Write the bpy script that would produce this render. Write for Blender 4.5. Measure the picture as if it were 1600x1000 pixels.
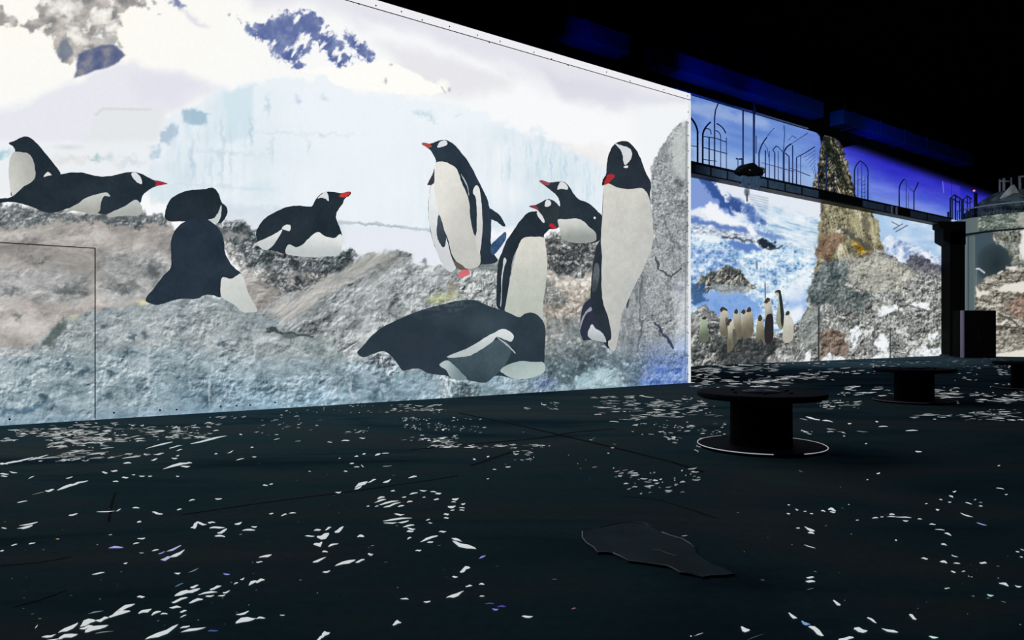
import bpy, bmesh, math, random
import numpy as np
from mathutils import Vector
from mathutils.geometry import delaunay_2d_cdt

# ------------------------------------------------------------------ camera, world, lights, exposure
for o in list(bpy.data.objects): bpy.data.objects.remove(o)
SC = bpy.context.scene
COL = SC.collection
F, HU, HV, EYE = 1100.0, 800.0, 520.0, 1.6          # focal length in px of a 1600x1000 frame, horizon, eye height

cam = bpy.data.cameras.new('camera')
cam.sensor_width = 36.0; cam.lens = F * 36.0 / 1600.0
cam.shift_y = (HV - 500.0) / 1600.0
cam.clip_end = 300
camo = bpy.data.objects.new('camera', cam); COL.objects.link(camo)
camo.location = (0, 0, EYE); camo.rotation_euler = (math.pi / 2, 0, 0)
SC.camera = camo

w = bpy.data.worlds.new('world'); SC.world = w; w.use_nodes = True
w.node_tree.nodes['Background'].inputs[0].default_value = (0, 0, 0, 1)
w.node_tree.nodes['Background'].inputs[1].default_value = 0.0
SC.view_settings.view_transform = 'Standard'
SC.view_settings.look = 'None'
SC.view_settings.exposure = 0.0
SC.view_settings.gamma = 1.0
SC.view_settings.use_curve_mapping = False

def spot(name, loc, target, energy, color, angle, blend=0.6, radius=0.15):
    l = bpy.data.lights.new(name, 'SPOT'); l.energy = energy; l.color = color
    l.spot_size = math.radians(angle); l.spot_blend = blend; l.shadow_soft_size = radius
    o = bpy.data.objects.new(name, l); COL.objects.link(o); o.location = loc
    o.rotation_euler = (Vector(target) - Vector(loc)).to_track_quat('-Z', 'Y').to_euler()
    return o

# the hall: two long parallel walls running towards the same vanishing point (2330, 520)
D = np.array([1530.0, 1100.0]); D /= np.hypot(*D)     # along the walls
N = np.array([-D[1], D[0]])                           # away from the camera
C1 = float(N @ np.array([278 / F, 1.0])) * F * EYE / 78.0     # near wall
C2 = float(N @ np.array([280 / F, 1.0])) * F * EYE / 52.0     # far wall

def on_wall(u, v, c):
    rx = (u - HU) / F
    t = c / (N[0] * rx + N[1])
    return Vector((rx * t, t, EYE + (HV - v) / F * t))
def on_floor(u, v, z=0.0):
    t = (EYE - z) * F / (v - HV)
    return Vector(((u - HU) / F * t, t, z))
def wall_pt(s, z, c):
    return Vector((N[0] * c + D[0] * s, N[1] * c + D[1] * s, z))
def wall_s(u, c):
    p = on_wall(u, HV, c); return p.x * D[0] + p.y * D[1]
def to_px(P):
    return HU + F * P[:, 0] / P[:, 1], HV - F * (P[:, 2] - EYE) / P[:, 1]

# blue stage lamps on the ducts along the far wall, and unseen fill spots added to brighten beam, tower and floor
def duct_lamp(u, v, energy, ang=60, name='blue_stage_lamp', c=C2 - 3.2, tu=0, tv=0):
    p = on_wall(u, v, c); t = on_wall(u + tu, v + tv, C2 - 0.9)
    return spot(name, p, t, energy, (0.02, 0.10, 1.0), ang, 1.0, 0.2)
duct_lamp(935, 116, 200, 55, tu=0, tv=-55)
duct_lamp(1120, 165, 420, 80, tu=0, tv=-60)
duct_lamp(1215, 195, 300, 75, tu=0, tv=-55)
duct_lamp(1395, 268, 700, 80, tu=0, tv=-55)
spot('added_fill_spot', (6, 14, 12.5), tuple(on_wall(1330, 425, C2)), 15000, (0.75, 0.86, 1.0), 40, 0.7, 0.2)
spot('added_fill_spot', (22, 26, 13.5), (36, 47, 10.5), 5200, (0.8, 0.88, 1.0), 26, 0.6, 0.2)
spot('added_fill_spot', (-2, 6, 12.0), (0, 9, 0), 90, (0.8, 0.88, 1.0), 95, 1.0, 0.2)

# ------------------------------------------------------------------ numpy painting kit (the pictures thrown on the walls)
_rs = np.random.RandomState(7)
_T = _rs.rand(256, 256)
def lin(c):
    c = np.asarray(c, float) / 255.0
    return np.where(c <= 0.04045, c / 12.92, ((c + 0.055) / 1.055) ** 2.4)
def vn(x, y, seed=0):
    xi = np.floor(x).astype(np.int64); yi = np.floor(y).astype(np.int64)
    fx = x - xi; fy = y - yi
    fx = fx * fx * (3 - 2 * fx); fy = fy * fy * (3 - 2 * fy)
    a = xi + seed * 37; b = yi + seed * 91
    t = lambda i, j: _T[(a + i) & 255, (b + j) & 255]
    return (t(0, 0) * (1 - fx) + t(1, 0) * fx) * (1 - fy) + (t(0, 1) * (1 - fx) + t(1, 1) * fx) * fy
def fbm(x, y, o=5, seed=0, g=0.55):
    s = 0; a = 1; n = 0
    for k in range(o):
        s = s + a * vn(x * 2 ** k + 13.7 * k, y * 2 ** k - 7.1 * k, seed + k); n += a; a *= g
    return np.clip((s / n - 0.5) * 1.9 + 0.5, 0, 1)
def ridged(x, y, o=5, seed=0, g=0.55):
    s = 0; a = 1; n = 0
    for k in range(o):
        s = s + a * (1 - np.abs(2 * vn(x * 2 ** k + 5.3 * k, y * 2 ** k + 3.9 * k, seed + k) - 1)); n += a; a *= g
    return s / n
def worley(x, y, seed=0):
    xi = np.floor(x).astype(np.int64); yi = np.floor(y).astype(np.int64)
    f1 = np.full(x.shape, 9.0); f2 = f1.copy(); cid = np.zeros(x.shape)
    for i in (-1, 0, 1):
        for j in (-1, 0, 1):
            a = (xi + i + seed * 17) & 255; b = (yi + j + seed * 29) & 255
            d = np.hypot(xi + i + _T[a, b] - x, yi + j + _T[b, a] - y)
            m = d < f1
            f2 = np.where(m, f1, np.minimum(f2, d)); cid = np.where(m, _T[(a + 11) & 255, (b + 5) & 255], cid)
            f1 = np.where(m, d, f1)
    return f1, f2, cid
def sst(a, b, x):
    t = np.clip((x - a) / (b - a), 0, 1); return t * t * (3 - 2 * t)
def ramp(t, stops):
    xs = np.array([s[0] for s in stops]); cs = np.array([s[1] for s in stops], float)
    return np.stack([np.interp(t, xs, cs[:, k]) for k in range(3)], -1)
def smooth(pts, n=4):
    """closed Catmull-Rom through pts"""
    P = np.asarray(pts, float); m = len(P); out = []
    for i in range(m):
        p0, p1, p2, p3 = P[i - 1], P[i], P[(i + 1) % m], P[(i + 2) % m]
        for k in range(n):
            t = k / n
            out.append(0.5 * (2 * p1 + (p2 - p0) * t + (2 * p0 - 5 * p1 + 4 * p2 - p3) * t * t + (3 * p1 - p0 - 3 * p2 + p3) * t ** 3))
    return np.array(out)
def inside_dist(u, v, P):
    P = np.asarray(P, float); ins = np.zeros(u.shape, bool); d2 = np.full(u.shape, 1e12)
    for i in range(len(P)):
        ax, ay = P[i - 1]; bx, by = P[i]
        ex, ey = bx - ax, by - ay; L = ex * ex + ey * ey + 1e-9
        t = np.clip(((u - ax) * ex + (v - ay) * ey) / L, 0, 1)
        d2 = np.minimum(d2, (u - ax - t * ex) ** 2 + (v - ay - t * ey) ** 2)
        if abs(ey) > 1e-9:
            c = ((ay > v) != (by > v)) & (u < ex * (v - ay) / ey + ax); ins ^= c
    d = np.sqrt(d2); return np.where(ins, d, -d)

class Pic:
    """colour (sRGB 0..255) at the points U, V of a picture, painted patch by patch"""
    def __init__(s, U, V, base):
        s.U, s.V = U, V; s.C = np.ones(U.shape + (3,)) * np.asarray(base, float)
    def sel(s, pts, pad):
        P = np.asarray(pts, float)
        return np.nonzero((s.U > P[:, 0].min() - pad) & (s.U < P[:, 0].max() + pad) & (s.V > P[:, 1].min() - pad) & (s.V < P[:, 1].max() + pad))[0]
    def poly(s, pts, col, soft=1.2, warp=0.0, ws=14.0, seed=1, alpha=1.0, sm=0):
        if sm: pts = smooth(pts, sm)
        i = s.sel(pts, soft + warp + 2)
        if not len(i): return
        u, v = s.U[i], s.V[i]
        if warp:
            uu = u + warp * 2 * (fbm(u / ws, v / ws, 4, seed) - 0.5); vv = v + warp * 2 * (fbm(u / ws + 40, v / ws + 9, 4, seed + 3) - 0.5)
        else: uu, vv = u, v
        m = sst(-soft, soft, inside_dist(uu, vv, pts)) * alpha
        if callable(col):
            r = col(u, v)
            if isinstance(r, tuple): r, a = r; m = m * a
        else: r = np.asarray(col, float)
        s.C[i] = s.C[i] * (1 - m[:, None]) + r * m[:, None]
    def blob(s, cu, cv, ru, rv, col, alpha=1.0, ang=0.0, p=1.0, warp=0.0, ws=8.0, seed=5):
        r = max(ru, rv) * 1.3 + warp
        i = np.nonzero((abs(s.U - cu) < r) & (abs(s.V - cv) < r))[0]
        if not len(i): return
        u, v = s.U[i] - cu, s.V[i] - cv
        if warp:
            a0, b0 = s.U[i], s.V[i]
            u = u + warp * 2 * (fbm(a0 / ws, b0 / ws, 3, seed) - 0.5); v = v + warp * 2 * (fbm(a0 / ws + 31, b0 / ws, 3, seed) - 0.5)
        c, q = math.cos(ang), math.sin(ang)
        d = np.hypot((u * c - v * q) / ru, (u * q + v * c) / rv)
        m = np.clip(1 - d, 0, 1) ** p * alpha
        m = np.clip(m, 0, 1)
        s.C[i] = s.C[i] * (1 - m[:, None]) + np.asarray(col, float) * m[:, None]
    def line(s, pts, col, wd=1.0, alpha=1.0, warp=0, ws=10):
        P = np.asarray(pts, float); i = s.sel(P, wd + warp + 3)
        if not len(i): return
        u, v = s.U[i], s.V[i]
        if warp: u = u + warp * 2 * (fbm(u / ws, v / ws, 3, 4) - .5); v = v + warp * 2 * (fbm(u / ws + 9, v / ws, 3, 8) - .5)
        d2 = np.full(u.shape, 1e9)
        for k in range(len(P) - 1):
            (ax, ay), (bx, by) = P[k], P[k + 1]; ex, ey = bx - ax, by - ay
            t = np.clip(((u - ax) * ex + (v - ay) * ey) / (ex * ex + ey * ey + 1e-9), 0, 1)
            d2 = np.minimum(d2, (u - ax - t * ex) ** 2 + (v - ay - t * ey) ** 2)
        m = (1 - sst(wd * 0.5, wd * 0.5 + 0.9, np.sqrt(d2))) * alpha
        s.C[i] = s.C[i] * (1 - m[:, None]) + np.asarray(col, float) * m[:, None]

def rock(stops, sc=40.0, seed=0, ang=0.0, sx=1.0, sy=1.0, emb=3.0, speck=0.12, pits0=0.0, contrast=1.0, fine=0.3):
    ca, sa = math.cos(ang), math.sin(ang)
    def f(u, v):
        def h(a, b):
            x = (a * ca + b * sa) / (sc * sx); y = (-a * sa + b * ca) / (sc * sy)
            x2 = x + 0.5 * fbm(x * 1.3, y * 1.3, 3, seed + 20); y2 = y + 0.5 * fbm(x * 1.3 + 7, y * 1.3, 3, seed + 21)
            return 0.55 * fbm(x2, y2, 6, seed, 0.6) + 0.45 * ridged(x2 * 1.4, y2 * 1.4, 6, seed + 9, 0.6)
        a = h(u, v); e = (a - h(u + 1.6, v + 2.0)) * emb * 0.42
        f0 = fbm(u / 7.0, v / 6.0, 4, seed + 33); e2 = (f0 - fbm((u + 1.5) / 7.0, (v + 1.8) / 6.0, 4, seed + 33)) * fine * (0.15 + 1.7 * sst(.35, .8, fbm(u / 45, v / 30, 3, seed + 77)))
        pits = pits0 * .55
        t = 0.55 + (a - 0.52) * 0.9 * contrast + e + e2 + speck * (vn(u / 1.7, v / 1.7, seed + 40) - 0.5)
        cx = (u * ca + v * sa) / (sc * sx) * 1.1 + 1.6 * fbm(u / (sc * .5), v / (sc * .5), 4, seed + 81); cy = (-u * sa + v * ca) / (sc * sy) * 1.1 + 1.6 * fbm(u / (sc * .5) + 33, v / (sc * .5), 4, seed + 82)
        t = t - 0.24 * fine / .3 ** .5 * .8 * sst(.90, .995, 1 - np.abs(2 * vn(cx, cy, seed + 83) - 1)) * sst(.35, .6, fbm(u / sc + 3, v / sc, 3, seed + 84))
        if pits:
            q = fbm(u / (sc * 0.35) + 50, v / (sc * 0.3), 4, seed + 60)
            t = t - pits * sst(0.60, 0.8, q) + pits * 0.7 * sst(0.60, 0.8, fbm(u / (sc * 0.5) + 80, v / (sc * 0.35) + 20, 4, seed + 70))
        return ramp(np.clip(t, 0, 1), stops)
    return f
def gravel(stops, sc=7.0, seed=0, dark=0.75, big=40.0):
    def f(u, v):
        wu = u + 7 * (fbm(u / 8, v / 8, 4, seed + 5) - .5); wv = v + 7 * (fbm(u / 8 + 20, v / 8, 4, seed + 6) - .5)
        f1, f2, cid = worley(wu / sc, wv / (sc * 0.8), seed)
        g1, g2, cid2 = worley(wu / (sc * .5) + 30, wv / (sc * .42), seed + 3)
        t = 0.37 + 0.45 * cid * sst(0.0, 0.4, f2 - f1) + 0.22 * (1 - f1) * cid2 + 0.3 * (fbm(u / 5, v / 4, 3, seed + 9) - .5) + 0.4 * (fbm(u / big, v / big, 3, seed + 2) - .5) - 0.18 * (1 - dark) 
        return ramp(np.clip(t, 0, 1), stops)
    return f

# ------------------------------------------------------------------ materials
MATS = {}
def mat(name, col, rough=0.8, metal=0.0, spec=0.2, noise=0.0, nscale=6.0):
    if name in MATS: return MATS[name]
    m = bpy.data.materials.new(name); m.use_nodes = True; MATS[name] = m
    nt = m.node_tree; b = nt.nodes['Principled BSDF']
    c = (*lin(col), 1) if max(col) > 1.0 else (*col, 1)
    b.inputs['Base Color'].default_value = c
    b.inputs['Roughness'].default_value = rough; b.inputs['Metallic'].default_value = metal
    b.inputs['Specular IOR Level'].default_value = spec
    if noise:
        tc = nt.nodes.new('ShaderNodeTexCoord'); nz = nt.nodes.new('ShaderNodeTexNoise'); rp = nt.nodes.new('ShaderNodeValToRGB')
        nz.inputs['Scale'].default_value = nscale; nz.inputs['Detail'].default_value = 8
        rp.color_ramp.elements[0].position = 0.3; rp.color_ramp.elements[1].position = 0.7
        rp.color_ramp.elements[0].color = (*[x * (1 - noise) for x in c[:3]], 1)
        rp.color_ramp.elements[1].color = (*[min(1, x * (1 + noise)) for x in c[:3]], 1)
        nt.links.new(tc.outputs['Object'], nz.inputs['Vector']); nt.links.new(nz.outputs['Fac'], rp.inputs['Fac'])
        nt.links.new(rp.outputs['Color'], b.inputs['Base Color'])
        bp = nt.nodes.new('ShaderNodeBump'); bp.inputs['Strength'].default_value = 0.25; bp.inputs['Distance'].default_value = 0.02
        nt.links.new(nz.outputs['Fac'], bp.inputs['Height']); nt.links.new(bp.outputs['Normal'], b.inputs['Normal'])
    return m
def projected(name='projected_light', grain=0.012, gs=14.0, strength=1.0):
    """a matt surface that shows the projector's picture: colour from the painted attribute, a little screen grain"""
    if name in MATS: return MATS[name]
    m = bpy.data.materials.new(name); m.use_nodes = True; MATS[name] = m
    nt = m.node_tree; nt.nodes.clear()
    out = nt.nodes.new('ShaderNodeOutputMaterial'); em = nt.nodes.new('ShaderNodeEmission')
    at = nt.nodes.new('ShaderNodeAttribute'); at.attribute_name = 'picture'
    tc = nt.nodes.new('ShaderNodeTexCoord'); nz = nt.nodes.new('ShaderNodeTexNoise'); nz.inputs['Scale'].default_value = gs; nz.inputs['Detail'].default_value = 4
    mr = nt.nodes.new('ShaderNodeMapRange'); mr.inputs['From Min'].default_value = 0.3; mr.inputs['From Max'].default_value = 0.7
    mr.inputs['To Min'].default_value = 1 - grain; mr.inputs['To Max'].default_value = 1 + grain
    mx = nt.nodes.new('ShaderNodeVectorMath'); mx.operation = 'SCALE'
    nt.links.new(tc.outputs['Object'], nz.inputs['Vector']); nt.links.new(nz.outputs['Fac'], mr.inputs['Value'])
    nt.links.new(at.outputs['Color'], mx.inputs[0]); nt.links.new(mr.outputs['Result'], mx.inputs['Scale'])
    nt.links.new(mx.outputs['Vector'], em.inputs['Color']); em.inputs['Strength'].default_value = strength
    nt.links.new(em.outputs['Emission'], out.inputs['Surface'])
    m.cycles.emission_sampling = 'NONE'
    return m

# ------------------------------------------------------------------ object helpers
def link(name, me, m=None, parent=None):
    o = bpy.data.objects.new(name, me); COL.objects.link(o)
    if m is not None and me is not None: me.materials.append(m)
    if parent is not None: o.parent = parent
    return o
def tag(o, label=None, cat=None, group=None, kind=None):
    if label: o['label'] = label
    if cat: o['category'] = cat
    if group: o['group'] = group
    if kind: o['kind'] = kind
    return o
def empty(name, loc=(0, 0, 0)):
    o = bpy.data.objects.new(name, None); COL.objects.link(o); o.location = loc; o.empty_display_size = 0.2
    return o
def put(name, verts, faces, m, parent=None, smooth_=False):
    me = bpy.data.meshes.new(name); me.from_pydata([tuple(v) for v in verts], [], faces); me.update()
    bm = bmesh.new(); bm.from_mesh(me); bmesh.ops.recalc_face_normals(bm, faces=bm.faces); bm.to_mesh(me); bm.free()
    if smooth_:
        for p in me.polygons: p.use_smooth = True
    o = link(name, me, m, None)
    if parent is not None:
        o.parent = parent
        o.matrix_parent_inverse = parent.matrix_basis.inverted() if parent.type != 'MESH' or True else o.matrix_parent_inverse
    return o
def paint(me, cols):
    a = me.color_attributes.new('picture', 'FLOAT_COLOR', 'POINT')
    n = len(me.vertices); d = np.ones((n, 4), np.float32); d[:, :3] = lin(np.clip(cols, 0, 255))
    a.data.foreach_set('color', d.ravel())
def grid_mesh(name, P, nx, ny):
    """P: (ny*nx,3) points row by row"""
    me = bpy.data.meshes.new(name)
    i = np.arange(nx * ny).reshape(ny, nx)
    q = np.stack([i[:-1, :-1], i[:-1, 1:], i[1:, 1:], i[1:, :-1]], -1).reshape(-1, 4)
    me.vertices.add(nx * ny); me.vertices.foreach_set('co', P.astype(np.float32).ravel())
    me.loops.add(q.size); me.loops.foreach_set('vertex_index', q.astype(np.int32).ravel())
    me.polygons.add(len(q)); me.polygons.foreach_set('loop_start', np.arange(0, q.size, 4, dtype=np.int32))
    me.update(calc_edges=True); me.validate()
    return me
BOXF = [(0, 1, 2, 3), (4, 7, 6, 5), (0, 4, 5, 1), (1, 5, 6, 2), (2, 6, 7, 3), (3, 7, 4, 0)]
def prism(base, top):
    return list(base) + list(top), BOXF
def wbox(s0, s1, z0, z1, c0, c1):
    """box aligned with the walls: s along, z up, c away"""
    return [wall_pt(s, z, c) for c in (c0, c1) for s, z in ((s0, z0), (s1, z0), (s1, z1), (s0, z1))], BOXF
def bevel(o, wd=0.02, seg=2):
    b = o.modifiers.new('bevel', 'BEVEL'); b.width = wd; b.segments = seg; b.limit_method = 'ANGLE'
    return o
def tube(name, pts, r, m, parent=None, seg=8):
    P = [Vector(p) for p in pts]; V = []; Fc = []
    for i, p in enumerate(P):
        t = (P[min(i + 1, len(P) - 1)] - P[max(i - 1, 0)]).normalized()
        a = t.orthogonal().normalized() if i == 0 else (pa - t * pa.dot(t)).normalized()
        pa = a; b = t.cross(a)
        for k in range(seg):
            an = 2 * math.pi * k / seg; V.append(p + (a * math.cos(an) + b * math.sin(an)) * r)
    for i in range(len(P) - 1):
        for k in range(seg):
            Fc.append((i * seg + k, i * seg + (k + 1) % seg, (i + 1) * seg + (k + 1) % seg, (i + 1) * seg + k))
    Fc.append(tuple(range(seg))[::-1]); Fc.append(tuple((len(P) - 1) * seg + k for k in range(seg)))
    return put(name, V, Fc, m, parent, True)
def lathe(prof, seg=64):
    V = []; Fc = []; n = len(prof)
    for k in range(seg):
        a = 2 * math.pi * k / seg
        for r, z in prof: V.append((r * math.cos(a), r * math.sin(a), z))
    for k in range(seg):
        for j in range(n - 1):
            a, b = k * n + j, ((k + 1) % seg) * n + j
            Fc.append((a, b, b + 1, a + 1))
    return V, Fc

def decal(name, outline, paint_fn, c, layer, parent, step=2.2, sm=4, mt=None, label=None, jag=.35):
    """a flat figure of the projected picture lying on the wall plane"""
    P = smooth(outline, sm) if sm else np.asarray(outline, float)
    keep = [P[0]]
    for p in P[1:]:
        if np.hypot(*(p - keep[-1])) > 0.35: keep.append(p)
    if np.hypot(*(keep[0] - keep[-1])) < 0.35: keep.pop()
    P = np.array(keep); n = len(P); rj = np.random.RandomState(n); P = P + jag * rj.uniform(-1, 1, P.shape)
    gu, gv = np.meshgrid(np.arange(P[:, 0].min(), P[:, 0].max(), step), np.arange(P[:, 1].min(), P[:, 1].max(), step))
    gu = gu.ravel() + (np.arange(gu.size) % 2) * 0.31; gv = gv.ravel()
    ok = inside_dist(gu, gv, P) > step * 0.4
    pts = [Vector(p) for p in P] + [Vector((a, b)) for a, b in zip(gu[ok], gv[ok])]
    vs, es, fs, *_ = delaunay_2d_cdt(pts, [], [list(range(n))], 1, 1e-5)
    uv = np.array([(a.x, a.y) for a in vs])
    me = bpy.data.meshes.new(name)
    me.from_pydata([tuple(on_wall(a, b, c - 0.004 - 0.004 * layer)) for a, b in uv], [], [tuple(f) for f in fs]); me.update()
    pc = Pic(uv[:, 0].copy(), uv[:, 1].copy(), (40, 52, 63)); paint_fn(pc); paint(me, pc.C)
    o = link(name, me, mt or projected()); o.parent = parent
    if label: o['label'] = label
    return o

# ------------------------------------------------------------------ the setting: floor, ceiling, walls
BLACK = mat('black_paint', (0.0035, 0.0035, 0.004), 0.95, spec=0.02, noise=0.3, nscale=0.8)
CEIL = mat('black_ceiling_paint', (0.0012, 0.0012, 0.0015), 0.95, spec=0.0, noise=0.3, nscale=0.8)
def floor_material():
    m = bpy.data.materials.new('dark_floor'); m.use_nodes = True; nt = m.node_tree; b = nt.nodes['Principled BSDF']
    tc = nt.nodes.new('ShaderNodeTexCoord'); n1 = nt.nodes.new('ShaderNodeTexNoise'); n2 = nt.nodes.new('ShaderNodeTexNoise')
    mp = nt.nodes.new('ShaderNodeMapping'); mp.inputs['Rotation'].default_value = (0, 0, 0.6); mp.inputs['Scale'].default_value = (0.35, 1.0, 1)
    n1.inputs['Scale'].default_value = 0.55; n1.inputs['Detail'].default_value = 7; n1.inputs['Distortion'].default_value = 1.2
    n2.inputs['Scale'].default_value = 14; n2.inputs['Detail'].default_value = 6
    rp = nt.nodes.new('ShaderNodeValToRGB'); e = rp.color_ramp.elements
    e[0].position = 0.34; e[0].color = (0.042, 0.090, 0.130, 1); e[1].position = 0.70; e[1].color = (0.130, 0.215, 0.215, 1)
    x = rp.color_ramp.elements.new(0.46); x.color = (0.075, 0.165, 0.200, 1)
    x = rp.color_ramp.elements.new(0.58); x.color = (0.120, 0.165, 0.190, 1)
    mx = nt.nodes.new('ShaderNodeMix'); mx.data_type = 'RGBA'; mx.blend_type = 'MULTIPLY'; mx.inputs['Factor'].default_value = 0.35
    nt.links.new(tc.outputs['Object'], mp.inputs['Vector']); nt.links.new(mp.outputs['Vector'], n1.inputs['Vector']); nt.links.new(tc.outputs['Object'], n2.inputs['Vector'])
    nt.links.new(n1.outputs['Fac'], rp.inputs['Fac']); nt.links.new(rp.outputs['Color'], mx.inputs['A']); nt.links.new(n2.outputs['Fac'], mx.inputs['B'])
    nt.links.new(mx.outputs['Result'], b.inputs['Base Color'])
    b.inputs['Roughness'].default_value = 0.85; b.inputs['Specular IOR Level'].default_value = 0.0
    bp = nt.nodes.new('ShaderNodeBump'); bp.inputs['Strength'].default_value = 0.2; bp.inputs['Distance'].default_value = 0.01
    nt.links.new(n2.outputs['Fac'], bp.inputs['Height']); nt.links.new(bp.outputs['Normal'], b.inputs['Normal'])
    return m
FLOORM = floor_material()
floor = put('floor', *prism([(-40, -12, -0.2), (60, -12, -0.2), (60, 75, -0.2), (-40, 75, -0.2)], [(-40, -12, 0), (60, -12, 0), (60, 75, 0), (-40, 75, 0)]), FLOORM)
tag(floor, 'dark matt hall floor lit by projected white sparkles', kind='structure')
ceiling = put('ceiling', *prism([(-40, -12, 16.2), (60, -12, 16.2), (60, 75, 16.2), (-40, 75, 16.2)], [(-40, -12, 16.5), (60, -12, 16.5), (60, 75, 16.5), (-40, 75, 16.5)]), CEIL)
tag(ceiling, 'black unlit ceiling of the projection hall', kind='structure')

S1R = wall_s(1078, C1); S1L = wall_s(0, C1) - 4.0
Z1 = on_wall(1080, 148, C1).z
wall1 = put('wall_left', *wbox(S1L, S1R, 0, Z1, C1, C1 + 0.3), mat('white_wall_paint', (200, 200, 200), 0.9))
tag(wall1, 'long white wall carrying the bright penguin colony projection', kind='structure')
S2L = wall_s(1080, C2) - 12; S2R = wall_s(1484, C2) + .3; C3 = C2 + 3.4
wall2 = put('wall_back', *wbox(S2L, S2R, 0, 16.2, C2, C2 + 0.3), BLACK)
tag(wall2, 'far wall carrying the glacier and cliff projection, black above', kind='structure')
wall3 = put('wall_right', *wbox(wall_s(1470, C3), wall_s(1680, C3), 0, 16.2, C3, C3 + .3), BLACK)
tag(wall3, 'dark end wall behind the round tower, blue sky projected on top', kind='structure')

# ------------------------------------------------------------------ picture on the near wall
GREYROCK = [(0, (52, 60, 64)), (0.3, (112, 119, 121)), (0.55, (152, 158, 159)), (0.8, (192, 197, 198)), (1, (228, 232, 232))]
BLUEROCK = [(0, (58, 76, 86)), (0.3, (110, 128, 136)), (0.55, (148, 164, 170)), (0.8, (184, 197, 202)), (1, (220, 229, 232))]
WARMROCK = [(0, (88, 90, 90)), (0.3, (134, 132, 130)), (0.55, (165, 160, 156)), (0.8, (196, 190, 185)), (1, (226, 221, 216))]
DARKROCK = [(0, (22, 30, 34)), (0.4, (52, 62, 66)), (0.65, (88, 98, 102)), (0.85, (140, 148, 150)), (1, (205, 210, 212))]
GRAVEL = [(0, (62, 60, 58)), (0.3, (128, 122, 115)), (0.5, (172, 165, 156)), (0.75, (208, 202, 193)), (1, (238, 234, 226))]
PEBBLE = [(0, (28, 32, 34)), (0.3, (74, 78, 80)), (0.5, (126, 128, 128)), (0.7, (178, 178, 176)), (1, (226, 226, 222))]

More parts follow.
